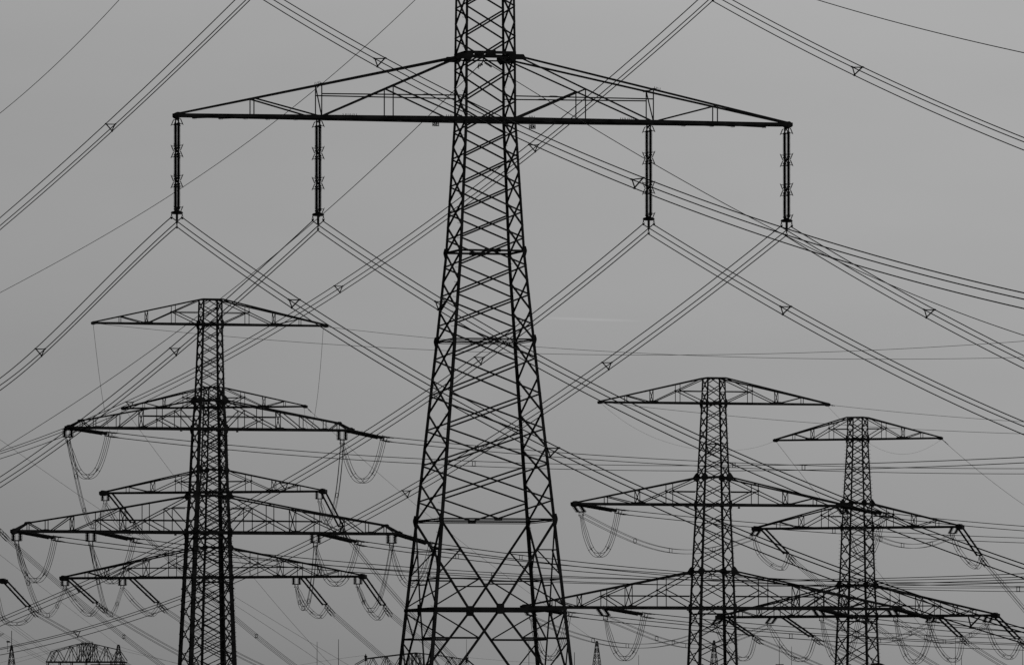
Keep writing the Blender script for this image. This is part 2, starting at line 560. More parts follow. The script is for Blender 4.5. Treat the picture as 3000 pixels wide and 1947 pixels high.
C.belt(159, 8.5, cen=14, two=14)
for i_, (su, sv) in enumerate([(-1, -1), (1, -1), (1, 1), (-1, 1)]):
    b = MB()
    c = C.corner(i_, 170) + Vector((0, sv*0.04, 0)); k = 1/C.sc
    b.plate([c + Vector((su*u*k, 0, v*k)) for u, v in ((-22, 9), (-10, 10), (0, 7), (22, 7), (30, -4), (30, -9), (0, -9), (-11, -15), (-22, -3))], (0, 1, 0), 0.07)
    b.build("gusset_plate", STEEL, C.root)
# lower frame: K panels
def kframe(P, y0, y1, y2):
    for fi in range(4):
        i, j = fi, (fi + 1) % 4
        nin = Vector([(0, 1, 0), (-1, 0, 0), (0, -1, 0), (1, 0, 0)][fi])
        b = MB(); W = 6.8/P.sc; w2 = 3.4/P.sc; w3 = 4.3/P.sc
        c0 = (P.corner(i, y1) + P.corner(j, y1))/2
        cb = c0
        for ci in (i, j):
            o = nin*0.05
            top_ = P.corner(ci, y0)
            b.bar(top_ + o, c0 + o, W*.6, W)
            bot = P.corner(ci, y2)
            b.bar(cb + o, bot + o, W*.6, W)
            def dl(y, a=top_, ya=y0, c=c0, yc=y1): return a.lerp(c, (y - ya)/(yc - ya))
            def dl2(y): return c0.lerp(bot, (y - y1)/(y2 - y1))
            o2 = nin*0.09
            for ya, ybb, wx in ((1612, 1690, w2), (1697, 1778, w3)):
                b.bar(P.corner(ci, ya) + o2, dl(ya) + o2, wx, wx)
                b.bar(dl(ya) + o2, P.corner(ci, ybb) + o2, w2*1.1, w2*1.1)
            b.bar(P.corner(ci, 1870) + o2, dl2(1870) + o2, w3*1.1, w3*1.3)
            b.bar(P.corner(ci, 1792) + o2, dl2(1870) + o2, w2*1.1, w2*1.1)
            b.bar(P.corner(ci, 1875) + o2, dl2(1965) + o2, w2*1.1, w2*1.1)
            b.bar(P.corner(ci, 1965) + o2, dl2(1965) + o2, w3, w3)
        p1 = P.corner(i, y0).lerp(c0, (1713 - y0)/(y1 - y0)); p2 = P.corner(j, y0).lerp(c0, (1713 - y0)/(y1 - y0))
        b.bar(p1 + nin*.09, p2 + nin*.09, w3*.9, w3*.9)
        b.bar(P.corner(i, y1), P.corner(j, y1), 0.08, 8.5/P.sc)
        d = (P.corner(j, y1) - P.corner(i, y1)).normalized(); q = min(11/P.sc, (P.corner(j, y1) - P.corner(i, y1)).length*.12)
        hh = 15/P.sc
        b.plate([c0 + d*q + Vector((0, 0, hh)), c0 + d*q - Vector((0, 0, hh)), c0 - d*q - Vector((0, 0, hh)), c0 - d*q + Vector((0, 0, hh))], nin, 0.12)
        # bottom panel
        yb2 = P.yg
        m = (P.corner(i, y2) + P.corner(j, y2))/2
        b.bar(P.corner(i, y2), P.corner(j, y2), W*.6, W)
        b.bar(m + nin*.05, P.corner(i, yb2 - 15) + nin*.05, W*.5, W*.8)
        b.bar(m + nin*.05, P.corner(j, yb2 - 15) + nin*.05, W*.5, W*.8)
        b.build("bracing", STEEL, P.root)
kframe(C, 1525, 1785, 2085)
C.arm(352, 167, 515, 2312, CENTRAL, 10.4, 5.6, 4.5, 2.9, tipw=0.18,
      signs=[(1259, 371, "514", 20, 13), (1541, 375, "512", 20, 13)],
      spikes=[(.095, 3), (.125, 4), (.43, 5), (.46, 3), (.545, 4)])
C.arm(-335, -510, 741, 2092, CENTRAL, 11, 6, 4.7, 3.1, tipw=0.18)
C.arm(-760, -820, 950, 1900, SIMPLE, 7, 4.5, 4, 2.4, tipw=0.15)
# step bolts up one leg
sb = MB()
y = -200
while y < 1900:
    c = C.corner(0, y)
    sb.tube([c, c + Vector((-0.02, -0.02, 0)), c + Vector((-0.17, -0.03, 0.0)), c + Vector((-0.19, -0.03, 0.04))], 0.010, 5)
    c = C.corner(2, y + 20)
    sb.tube([c, c + Vector((0.09, 0.0, 0.0)), c + Vector((0.10, 0.0, 0.03))], 0.011, 5)
    y += 43
tag(sb.build("step_bolt", STEEL, C.root), kind="stuff")

# ---- the four tension pylons behind and the one out to the left
def tension_pylon(D, th, axis, prof, label, nodes, lv, top_arm, mid_arm, low_arm, lw, midst=SIMPLE, lowst=WIDE, wd=2.7, bold=1.0, spike=True):
    P = Pylon(D, th, axis, prof, label, GP, 2.4)
    (t0, t1), (m0, m1), (l0, l1) = lv      # (arm bottom row, ring row) per level
    P.legs([t1, t0, m1, m0, l1, l0, (l0 + P.yg)/2, P.yg], [(y_, w_*.98) for y_, w_ in lw])
    P.lattice(nodes, wd, gus=(2.0 if th > -20 else 3.6)*bold)
    for (yb, yt), hh in zip(lv, (5, 6, 7)):
        P.belt(yt, 4*bold, cen=7 if yb != t0 else 0)
        P.belt(yb, (6 + hh*.3)*bold, cen=4*bold, plates=8.5*bold)
    for yt in (m1, l1): P.ring_plates(yt, 12*bold, 14*bold, 14*bold)
    P.belt(l0 + 17*bold, 3)
    P.arm(t0, t1, top_arm[0], top_arm[1], TOPS, 5.8*bold, 4.2*bold, 2.6*bold, 1.7*bold, tipw=.18)
    P.arm(m0, m1, mid_arm[0], mid_arm[1], midst, 7.2*bold, 4.4*bold, 2.7*bold, 2.0*bold, tipw=.30, signs=mid_arm[2])
    P.arm(l0, l1, low_arm[0], low_arm[1], lowst, 8.2*bold, 4.7*bold, 2.8*bold, 2.1*bold, tipw=.32, signs=low_arm[2])
    sb = MB()
    y = t0
    while y < P.yg - 40:
        for ci, sg in ((0, -1), (1, 1), (2, 1)):
            c = P.corner(ci, y + ci*5)
            sb.bar(c, c + Vector((sg*(0.19 if th < -20 else 0.11), 0, 0.02)), 0.03)
        y += 14 if bold >= 1 else 11
    tag(sb.build("step_bolt", STEEL, P.root), kind="stuff")
    return P
L1 = tension_pylon(983, 16, [(875, 616.5), (1256, 613), (1558, 610), (1947, 606)],
    [(875, 27), (949, 28.2), (1172, 35), (1256, 40.8), (1451, 47.4), (1558, 53.6), (1690, 60.8), (1947, 68), (2351, 90)],
    "dark pylon on the left with three wide crossarms, standing before another pylon",
    split(877, 949, 2) + split(949, 1172, 6) + split(1172, 1256, 2) + split(1256, 1451, 4) + split(1451, 1558, 2) + split(1558, 2351, 12) + [2345],
    ((950, 877), (1256, 1172), (1559, 1451)), (272, 957), (198, 1030, [(520, 1263, "", 7, 5), (684, 1264, "", 7, 5)]), (39, 1170, [(500, 1568, "", 7, 4)]),
    [(877, 4.4), (1172, 6.5), (1558, 10), (1600, 11.5), (1947, 13), (2351, 13)], APEX, APEXLOW)
L2 = tension_pylon(1229, -16, [(1134, 626), (1947, 625)],
    [(1134, 21.5), (1193, 22.6), (1375, 28), (1441, 32.6), (1602, 38), (1689, 43), (1947, 52), (2341, 70)],
    "pylon hidden behind the left pylon, only its crossarm ends clear on both sides",
    split(1134, 1193, 2) + split(1193, 1375, 6) + split(1375, 1441, 2) + split(1441, 1602, 4) + split(1602, 1689, 2) + split(1689, 2341, 12) + [2336],
    ((1193, 1134), (1441, 1375), (1690, 1602)), (360, 896), (299, 950, []), (183, 1066, []),
    [(1134, 3.2), (1441, 5), (1947, 7), (2341, 8)], bold=.82)
L3 = tension_pylon(1229, -16, [(1134, -424), (1947, -425)],
    [(1145, 21.5), (1204, 22.6), (1386, 28), (1452, 32.6), (1613, 38), (1702, 43), (1947, 52), (2341, 70)],
    "pylon outside the left edge, one dark crossarm end showing",
    split(1145, 1204, 2) + split(1204, 1386, 6) + split(1386, 1452, 2) + split(1452, 1613, 4) + split(1613, 1702, 2) + split(1702, 2341, 12) + [2336],
    ((1204, 1145), (1452, 1386), (1704, 1613)), (-692, -156), (-753, -102, []), (-869, 14, []),
    [(1134, 3.2), (1441, 5), (1947, 7), (2341, 8)], bold=.82)
R1 = tension_pylon(1003, 16, [(1107, 2091), (1947, 2087)],
    [(1107, 25.3), (1180, 27.2), (1397, 36), (1478, 39.6), (1672, 47.9), (1780, 52), (1947, 57.2), (2350, 72)],
    "pylon right of the foreground pylon, its top crossarm standing clear against the sky",
    split(1107, 1180, 2) + split(1180, 1397, 6) + split(1397, 1478, 2) + split(1478, 1672, 4) + split(1672, 1780, 2) + split(1780, 2350, 10) + [2345],
    ((1181, 1107), (1478, 1397), (1780, 1672)), (1756, 2427), (1681, 2476, [(2003, 1484, "", 7, 5), (2152, 1487, "", 7, 5)]), (1533, 2634, [(1999, 1787, "", 7, 4)]),
    [(1107, 4), (1478, 5.5), (1780, 7), (1947, 8), (2350, 9)])
R2 = tension_pylon(1161, -22, [(1222, 2512.6), (1947, 2511)],
    [(1222, 22), (1285, 22.4), (1473, 31), (1545, 34.4), (1713, 39.7), (1804, 44), (1947, 48.5), (2343, 66)],
    "rightmost and lowest pylon, its crossarms overlapping those of the pylon left of it",
    split(1222, 1285, 2) + split(1285, 1473, 6) + split(1473, 1545, 2) + split(1545, 1713, 4) + split(1713, 1804, 2) + split(1804, 2343, 10) + [2338],
    ((1286, 1222), (1545, 1473), (1804, 1713)), (2270, 2757), (2211, 2816, [(2585, 1550, "", 6, 4)]), (2105, 2920, []),
    [(1222, 3.2), (1545, 4.5), (1804, 6), (1947, 6.5), (2343, 8)], bold=.87)

# ------------------------------------------------------------------ conductors
def tri(b=0.27, h=0.49): return [(-b, h*.5), (b, h*.5), (0, -h*.5)]
def quad(b=0.2): return [(-b*.65, b), (b*.65, b), (b*.65, -b), (-b*.65, -b)]

class Path:
    """a wire's centre line in a vertical plane"""
    def __init__(s, pts, Y0, Y1=None, ang=None, deg=2, ext=(0, 0)):
        A = at(pts[0][0], pts[0][1], Y0)
        if ang is not None:
            a = math.radians(ang); d = Vector((math.sin(a), math.cos(a), 0))
        else:
            B = at(pts[-1][0], pts[-1][1], Y1)
            d = Vector((B.x - A.x, B.y - A.y, 0)).normalized()
        s.A, s.d = A, d
        tz = []
        for px, py in pts:
            r = ray(px, py); k = r.x / r.y
            t = (k*A.y - A.x) / (d.x - k*d.y)
            Y = A.y + t*d.y
            z = EYE.z + r.z/r.y*Y
            tz.append((t, z))
        s.tz = tz
        T = tz[-1][0]
        s.t0, s.t1 = -ext[0]*T, T*(1 + ext[1])
        if deg == 0:
            s.fn = None
        else:
            import numpy as np
            x = np.array([t/T for t, _ in tz]); y = np.array([z for _, z in tz])
            wts = np.ones(len(x)); wts[0] = 12
            if Y1 is not None: wts[-1] = 12
            dd = min(deg, len(x) - 1)
            co = np.polyfit(x, y, dd, w=wts)
            s.fn = lambda t: float(np.polyval(co, t/T))
    def t_at(s, px, py=1000):
        r = ray(px, py); k = r.x/r.y
        return (k*s.A.y - s.A.x)/(s.d.x - k*s.d.y)
    def pt(s, t, off=(0, 0)):
        e = Vector((s.d.y, -s.d.x, 0))
        z = s.fn(t) - getattr(s, 'twist', 0.0)*off[0]*t/s.tz[-1][0]
        return Vector((s.A.x + s.d.x*t, s.A.y + s.d.y*t, z)) + e*off[0] + Vector((0, 0, off[1]))
    def line(s, n, off=(0, 0), pinch=None):
        r = []
        for k in range(n + 1):
            t = s.t0 + (s.t1 - s.t0)*k/n
            r.append(s.pt(t, off))
        return r

GB = {"n": 0}
def bundle(name, path, offs, r, label, cat, group, spacers=(), n=48, style='tri', sp_w=0.035):
    root = thing(name, path.pt(path.t0), label, cat, group)
    o = root.location.copy()
    for of in offs:
        b = MB()
        b.tube([p - o for p in path.line(n, of)], r, 5)
        b.build("conductor", WIRE, root)
    for px in spacers:
        t = path.t_at(px, 1000) if not isinstance(px, tuple) else path.t_at(*px)
        b = MB()
        ps = [path.pt(t - (.5 if (len(offs) == 3 and i_ == 2) else 0), of) - o for i_, of in enumerate(offs)]
        dr_ = (path.pt(t + 0.5) - path.pt(t - 0.5)).normalized()
        if len(offs) == 3:
            ins = [p.lerp((ps[0] + ps[1] + ps[2])/3, 0.12) for p in ps]
            for i in range(3): b.bar(ins[i], ins[(i+1) % 3], sp_w*1.2, sp_w*1.4)
            for p, q in zip(ps, ins):
                b.bar(p - dr_*0.1, p + dr_*0.1, sp_w*1.9)
                b.bar(p, q, sp_w*1.4)
        else:
            m = sum(ps, Vector())/4
            ins = [p.lerp(m, 0.08) for p in ps]
            for i in range(4): b.bar(ins[i], ins[(i+1) % 4], sp_w*1.7, sp_w*1.7)
            for p in ps: b.bar(p - dr_*0.3, p + dr_*0.3, sp_w*1.8)
        b.build("spacer", STEEL2, root)
    return root
def wire(path, r, label, group=None, name="earth_wire", cat="wire", n=60):
    root_loc = path.pt(path.t0)
    b = MB(); b.tube([p - root_loc for p in path.line(n)], r, 5)
    o = b.build(name, WIRE)
    o.location = root_loc
    return tag(o, label, cat, group)

AW, NR = -11.0, 180 - 15.0      # bearings of the spans leaving the central pylon (away / towards the viewer)
RW = 0.026
def up(pts, dy):  # traced on the lowest conductor: lift to the middle of the bundle
    return pts
TR = [(-0.27, 0.47), (0.27, 0.47), (0, 0)]     # offsets measured from the lowest conductor
GC = "conductor bundles hung from the foreground pylon"
def cdepth(px, y):
    Lm = C.L(px, y)
    return C.D + Lm*C.s_
def cb(pts, ang, label, sp, px0=None, ext=(0, .12), deg=2, twist=0.0):
    Y0 = cdepth(pts[0][0], pts[0][1])
    p = Path(pts, Y0, ang=ang, deg=deg, ext=ext); p.twist = twist
    return bundle("conductor_bundle", p, TR, RW, label, "cable", GC, sp)
cl = {1: (517.6, 664), 2: (931, 675), 3: (1898.6, 684.5), 4: (2302, 691), 5: (748, -15), 6: (2087.5, 3)}
cb([cl[1], (320, 850), (123, 1042), (0, 1143)], AW, "three parallel wires running left and down from the first insulator from the left", [(118, 1030)], deg=3)
cb([cl[1], (852, 905), (1000, 997), (1270, 1150), (1615.5, 1340), (2000, 1522), (2456, 1707), (2847, 1834)], NR, "three parallel wires running right and down from the first insulator from the left", [(862, 893), (1620, 1320), (2855, 1812)], deg=3, ext=(0, .12))
cb([cl[2], (700, 880), (516, 1045), (185, 1300), (0, 1428)], AW, "three parallel wires running left and down from the second insulator from the left", [(512, 1033)], deg=3)
cb([cl[2], (1280.6, 905), (1568, 1075), (1759, 1172), (2078.6, 1326), (2456, 1493), (3000, 1693)], NR, "three parallel wires running right and down from the second insulator, across the middle pylon body", [(1291, 893), (2085, 1312)], deg=3)
cb([cl[3], (1563, 945), (1414, 1073), (1260, 1161), (1076, 1300), (824, 1451), (538, 1571), (226, 1750), (0, 1829)], AW, "three parallel wires running left and down from the third insulator, ending low left", [(1404, 1055), (832, 1438), (228, 1738)], deg=3)
cb([cl[3], (2293, 921), (2640, 1107), (3000, 1272.6)], NR, "three parallel wires running right and down from the third insulator", [(2302, 910)], deg=3)
cb([cl[4], (2000, 923), (1784.6, 1084.6), (1587, 1218), (1454, 1300), (1181.5, 1463), (689, 1705), (538, 1766), (0, 1917)], AW, "three parallel wires running left and down from the fourth insulator to the bottom left corner", [(1778, 1072), (1190, 1450), (225, 1866)], deg=3)
cb([cl[4], (2715, 931), (3000, 1079)], NR, "three parallel wires running right and down from the fourth insulator", [(2723, 918)])
cb([cl[5], (709, 12), (330, 385), (27, 650), (0, 673)], AW, "three parallel wires in the upper left, from top edge to left edge", [(324, 373)])
cb([cl[5], (1000, 132.5), (1105, 195), (1421, 364), (1877, 557), (2120, 650), (2379, 736), (3000, 904)], NR, "three parallel wires falling from top left behind the upper ring to the right edge", [(1113, 183), (1868, 541)], deg=3, twist=.24)
cb([cl[6], (2000, 82), (1569, 447), (1297, 650), (1000, 854), (656, 1058), (381, 1198), (126, 1300), (0, 1343)], AW, "three parallel wires from the top-edge clamp down across the picture to the left", [(1563, 432), (992, 846), (380, 1186)], deg=3)
cb([cl[6], (2505, 222), (3000, 440)], NR, "three parallel wires in the upper right, from top-edge clamp to right edge", [(2512, 209)])

GE = "thin earth wires of the foreground pylon"
def ew(pts, Y0, ang, label, deg=2, ext=(0, .12), r=0.019):
    return wire(Path(pts, Y0, ang=ang, deg=deg, ext=ext), r, label, GE)
ew([(950, -775), (355, 0), (177, 168), (0, 335)], cdepth(950, -760), AW, "single thin wire across the top left corner")
ew([(1900, -775), (1225, 0), (1000, 195), (805, 350), (530, 550), (375, 655), (0, 856)], cdepth(1900, -760), AW, "single thin wire from the top edge, behind the first insulator, to the left edge", deg=3)
ew([(950, -775), (2395, 0), (2700, 85), (3000, 155)], cdepth(950, -760), NR, "single thin wire across the top right corner", deg=3)
ew([(1409, 186), (1250, 343), (1000, 574), (850, 715), (480, 1000), (306, 1120), (0, 1318)], 499, AW, "single thin wire from the middle of the upper ring falling left to the left edge", deg=3)
ew([(1424, 183), (1511, 233), (1690, 350), (2000, 526), (2240, 660), (2600, 830), (3000, 982)], 499, NR, "single thin wire from the middle of the upper ring falling right to the right edge", deg=3)
# hanger of the middle earth wire
hg = thing("wire_clamp", at(1416, 172, 499), "small hanger with dangling fittings under the middle of the upper ring", "clamp")
b = MB(); b.tube([(0, 0, 0.1), (0, 0, -0.12), (-0.12, 0, -0.3)], 0.03, 6); b.tube([(0, 0, -0.12), (0.2, 0, -0.28), (0.42, 0, -0.42)], 0.028, 6)
for k in range(5): b.ball((0.1 + .07*k, 0, -.22 - .045*k), 0.05)
for k in range(3): b.ball((-0.25 + .09*k, 0, -.40 + .05*k), 0.055)
b.tube([(-.2, 0, -.2), (-.3, 0, -.45), (-.2, 0, -.5)], 0.02, 5)
b.build("clamp_body", STEEL2, hg)

# ------------------------------------------------------------------ suspension insulators of the central pylon
def rod_profile(Lr, r0, r1, n):
    pr = [(0, r0*1.5), (0.05*Lr, r0*1.6), (0.06*Lr, r0)]
    for k in range(n):
        t = Lr*(0.07 + 0.86*k/n); dt = Lr*0.86/n
        pr += [(t, r0), (t + dt*.35, r1), (t + dt*.5, r1*.96), (t + dt*.62, r0)]
    pr += [(0.94*Lr, r0), (0.95*Lr, r0*1.6), (Lr, r0*1.5)]
    return pr
def share(mesh_obj, name, parent, loc=(0, 0, 0), rz=0):
    o = bpy.data.objects.new(name, mesh_obj.data)
    COL.objects.link(o); o.parent = parent; o.location = loc; o.rotation_euler = (0, 0, rz)
    return o
def horn_mesh(b, c, sg, x, y0):
    # wire horn frame, opening up (sg=1) or down (-1), reaching outwards along x
    for q in (-1, 1):
        c2 = Vector(c) + Vector((0, q*0.03, 0))
        p = [c2, c2 + Vector((x*0.10, 0, 0)), c2 + Vector((x*0.21, 0, sg*0.26)), ]
        b.tube(p, 0.019, 5)
    p = Vector(c) + Vector((x*0.21, 0, sg*0.26))
    b.tube([p, p + Vector((x*0.03, 0, sg*.04))], 0.016, 5)
    b.tube([Vector(c) + Vector((x*0.20, 0, sg*0.24)), Vector(c) + Vector((0, 0, sg*0.24))], 0.017, 5)
SUSP = None
def suspension(px, label, yb=352):
    global SUSP
    Lm = C.L(px, yb)
    zt = C.z(yb) - 0.10
    base = C.world(Vector((Lm, 0, zt)))
    # bearing: strings stand apart along the line
    if SUSP is None:
        t = thing("suspension_insulator", base, label, "insulator", "suspension insulators on the foreground pylon", C.th)
        b = MB()
        ring_z = [-1.03*1.0 - 0.20, -2.68, -4.15]
        s0, s1, s2 = 0.30, 1.79, 3.28
        for v in (-.38, .38):
            for k, z0 in enumerate((s0, s1, s2)):
                rb = MB(); rb.lathe((0, v, -z0), (0, v, -z0 - 1.27), rod_profile(1.27, 0.058, 0.106, 19), 10)
                rb.build("insulator_rod", PORC, t)
        hb = MB()
        for v in (-.38, .38):
            hb.tube([(0, v, 0.12), (0, v, -0.32)], 0.035, 6)
            for z0 in (s0 + 1.27, s1 + 1.27):
                hb.tube([(0, v, -z0 - .02), (0, v, -z0 - 0.24)], 0.04, 6)
            for z0 in (s0, s1, s2): hb.ball((0, v, -z0 - .02), 0.075)
            for z0 in (s0, s1, s2): hb.ball((0, v, -z0 - 1.25), 0.075)
        for zc in (0.02, 1.62, 3.11):
            hb.bar((0, -.38, -zc - .06), (0, .38, -zc - .06), 0.03, 0.05)
        hb.build("string_fitting", STEEL2, t)
        for zc, sg in ((0.10, -1), (1.64, 1), (1.70, -1), (3.13, 1), (3.19, -1), (4.70, 1)):
            for x in (-1, 1):
                ho = MB()
                for v in ((-.38, .38) if zc < 4.6 or x > 0 else (-.38,)):
                    horn_mesh(ho, (0, v, -zc), sg, x, 0)
                ho.bar((x*.02, -.42, -zc), (x*.02, .42, -zc), .03, .03)
                ho.build("arcing_horn", STEEL2, t)
        y = MB()
        y.plate([(-.08, 0, -4.56), (.08, 0, -4.56), (.16, 0, -4.63), (.27, 0, -4.66), (.31, 0, -4.74), (.24, 0, -4.79), (.08, 0, -4.80), (-.08, 0, -4.80), (-.24, 0, -4.79), (-.31, 0, -4.74), (-.27, 0, -4.66), (-.16, 0, -4.63)], (0, 1, 0), 0.06)
        y.bar((0, -.42, -4.62), (0, .42, -4.62), 0.05, 0.1)
        y.plate([(-.055, 0, -4.78), (.055, 0, -4.78), (.055, 0, -5.20), (.02, 0, -5.26), (-.02, 0, -5.26), (-.055, 0, -5.20)], (0, 1, 0), 0.07)
        y.build("yoke_plate", STEEL2, t)
        for x, z_ in ((-.27, -4.78), (.27, -4.78), (0, -5.24)):
            c = MB()
            c.tube([(x, 0, z_), (x, 0, z_ - .10)], 0.025, 6)
            c.ball((x, 0, z_ - 0.05), 0.035)
            ringp = [(x + .042*math.cos(a), 0, z_ - .14 + .05*math.sin(a)) for a in [2*PI*i/10 for i in range(11)]]
            c.tube(ringp, 0.015, 5)
            c.lathe((x, -.14, z_ - .2), (x, .14, z_ - .2), [(0, .02), (.07, .05), (.14, .06), (.21, .05), (.28, .02)], 8)
            c.build("suspension_clamp", STEEL2, t)
        SUSP = t
        return t
    t = SUSP.copy(); COL.objects.link(t); t.location = base; t['label'] = label
    for ch in list(SUSP.children):
        c = ch.copy(); COL.objects.link(c); c.parent = t
    return t
suspension(518.5, "double porcelain insulator far left on the big crossarm")
suspension(932, "double porcelain insulator, second from the left on the big crossarm")
suspension(1900, "double porcelain insulator, third from the left on the big crossarm")
suspension(2304, "double porcelain insulator far right on the big crossarm")
suspension(749, "double insulator above the top edge, left of the foreground pylon", -335)
suspension(2088, "double insulator above the top edge whose lowest clamp touches the frame top", -335)

# ------------------------------------------------------------------ tension sets, jumper supports, loops
def tension_set(A, B, label, group, r=0.13, sep=0.45, rods=3, quad_b=0.2, nm="tension_insulator", thin=False):
    """two (or thick) strings from the crossarm (A) to the dead-end yoke (B)"""
    A, B = Vector(A), Vector(B)
    d = (B - A); Lt = d.length; d.normalize()
    e = d.cross(Vector((0, 0, 1))).normalized(); upv = e.cross(d)
    t = thing(nm, A, label, "insulator", group)
    O = Vector((0, 0, 0))
    Ls = Lt*0.80
    for q in ((-1, 1) if True else (0,)):
        o = e*q*sep/2
        n = 3; seg = Ls/n
        for k in range(n):
            b = MB()
            p = d*(k*seg + 0.1) + o
            b.lathe(p, p + d*(seg - .18), rod_profile(seg - .18, r*.62, r, 12), 8)
            b.build("insulator_rod", PORC, t)
    f = MB()
    for q in (-1, 1):
        o = e*q*sep/2
        f.tube([o - d*0.1, o + d*Ls], 0.06, 5)
        for k in range(4):
            c = d*(k*Ls/3) + o
            # racket shaped arcing ring on each joint
            rp = [c + upv*(0.16*math.cos(a) - .02) + d*(0.15*math.sin(a) - .1) for a in [2*PI*i/9 for i in range(7)]]
            f.tube(rp, 0.024, 4)
            f.tube([c, c + upv*0.28 + d*0.12], 0.024, 4)
    f.build("arcing_horn", STEEL2, t)
    y = MB()
    c = d*Ls
    y.bar(c - e*sep*.6, c + e*sep*.6, 0.08, 0.14)
    y.tube([c, c + d*(Lt*.06)], 0.05, 5)
    c2 = c + d*(Lt*.06); L2_ = Lt*.20
    for qa in (-1, 1):
        for qb in (-1, 1):
            p = c2 + e*qa*quad_b + upv*qb*quad_b
            y.bar(p, p + d*L2_*.95, 0.05, 0.05)
            y.lathe(p + d*L2_*.55, p + d*L2_*1.25, [(0, .03), (.05, .06), (L2_*.5, .055), (L2_*.7, .03)], 6)
    for sft in (0.0, 0.40):
        ps = [c2 + d*L2_*sft + e*qa*quad_b + upv*qb*quad_b for qa, qb in ((-1, 1), (1, 1), (1, -1), (-1, -1))]
        for i in range(4): y.bar(ps[i], ps[(i+1) % 4], 0.06, 0.06)
    y.build("dead_end_yoke", STEEL2, t)
    return t

def jumper_support(P, px, yb, label, lean=(0, 0), sep_px=20, len_px=24, gap=0.0):
    """two short hanging insulators joined by a bar"""
    base = P.world(Vector((P.L(px, yb), 0, P.z(yb) - 0.1)))
    t = thing("jumper_support", base, label, "insulator", "short hanging jumper insulators", P.th)
    k = 1/P.sc; hs = sep_px/2*k/abs(P.c); ln = len_px*k
    ends = []
    for q in (-1, 1):
        b = MB()
        p0 = Vector((q*hs, 0, 0)); p1 = Vector((q*hs + lean[0]*k, 0, -ln + lean[1]*k))
        Lr = (p1 - p0).length
        b.lathe(p0, p1, rod_profile(Lr, 0.10, 0.15, 8), 8)
        b.build("insulator_rod", PORC, t)
        f = MB()
        for s_ in range(5):
            c = p0.lerp(p1, .12 + .2*s_)
            for sg in (-1, 1):
                f.tube([c + Vector((sg*.12, 0, .05)), c + Vector((sg*.22, 0, .0)), c + Vector((sg*.2, 0, -.08)), c + Vector((sg*.1, 0, -.1))], 0.019, 4)
        f.tube([p0 + Vector((0, 0, .12)), p1], 0.035, 5)
        f.build("arcing_horn", STEEL2, t)
        ends.append(p1)
    y = MB()
    y.bar(ends[0], ends[1], 0.06, 0.09)
    y.tube([ends[0] + Vector((-.12, 0, .12)), ends[0] + Vector((-.1, 0, -.04)), ends[1] + Vector((.1, 0, -.04)), ends[1] + Vector((.12, 0, .12))], 0.03, 5)
    for q in (0, 1):
        p = ends[q].lerp(ends[1 - q], .2)
        y.bar(p, p - Vector((0, 0, .35)), 0.05); y.ball(p - Vector((0, 0, .38)), .07)
    y.build("yoke_plate", STEEL2, t)
    m = (ends[0] + ends[1])/2
    return base + Vector((m.x*P.c, m.x*P.s_, m.z - .3))

def catmull(ps, n=10):
    r = []
    ps = [ps[0]*2 - ps[1]] + ps + [ps[-1]*2 - ps[-2]]
    for i in range(1, len(ps) - 2):
        a, b, c, d = ps[i-1:i+3]
        for k in range(n):
            t = k/n
            r.append(0.5*((2*b) + (c - a)*t + (2*a - 5*b + 4*c - d)*t*t + (3*b - a - 3*c + d)*t**3))
    r.append(ps[-2])
    return r
def loop(A, B, bot_px, label, off=0.22, r=0.026, ctrl=None, spf=(.27, .5, .74)):
    """slack jumper of four conductors between two points; bot_px = (column,row) of its lowest point"""
    A, B = Vector(A), Vector(B)
    h = Vector((B.x - A.x, B.y - A.y, 0)); Lh = h.length; h.normalize()
    e = Vector((h.y, -h.x, 0))
    if ctrl is None: ctrl = [bot_px]
    P = []
    Yd = lambda f: A.y + (B.y - A.y)*f
    if len(ctrl) == 1:
        # U: hyperbolic-cosine-like curve through the lowest point
        px, py = ctrl[0]
        n = 26
        for k in range(n + 1):
            f = k/n
            p = A.lerp(B, f)
            zl = at(px, py, Yd(.5)).z
            q = 1 - abs(2*f - 1)**2.35
            p.z = p.z*(1 - q) + zl*q
            P.append(p)
        line = P
    else:
        pts = [A] + [at(px, py, Yd((i + 1)/(len(ctrl) + 1))) for i, (px, py) in enumerate(ctrl)] + [B]
        line = catmull(pts, 7)
    root = thing("jumper_cable", A, label, "cable", "slack jumper loops at the crossarms")
    n = len(line)
    offs = [(-off, off), (off, off), (off, -off), (-off, -off)]
    cols = []
    for oi, of in enumerate(offs):
        b = MB(); pts = []
        for k, p in enumerate(line):
            d = (line[min(k+1, n-1)] - line[max(k-1, 0)]).normalized()
            nn = d.cross(e).normalized()
            f = k/(n - 1)
            pinch = min(1.0, .45 + f*5) 
            pts.append(p + e*of[0]*pinch + nn*of[1]*pinch - A)
        cols.append(pts)
        b.tube(pts, r, 5)
        b.build("conductor", WIRE, root)
    for f in spf:
        k = int(f*(n - 1))
        s = MB()
        for i, j in ((0, 2), (1, 3)):
            s.bar(cols[i][k], cols[j][k], 0.035, 0.035)
        for i in range(4):
            a = cols[i][max(k-1, 0)].lerp(cols[i][k], .8); c = cols[i][min(k+1, n-1)].lerp(cols[i][k], .8)
            s.bar(a, c, 0.05)
        s.build("spacer", STEEL2, root)
    return root

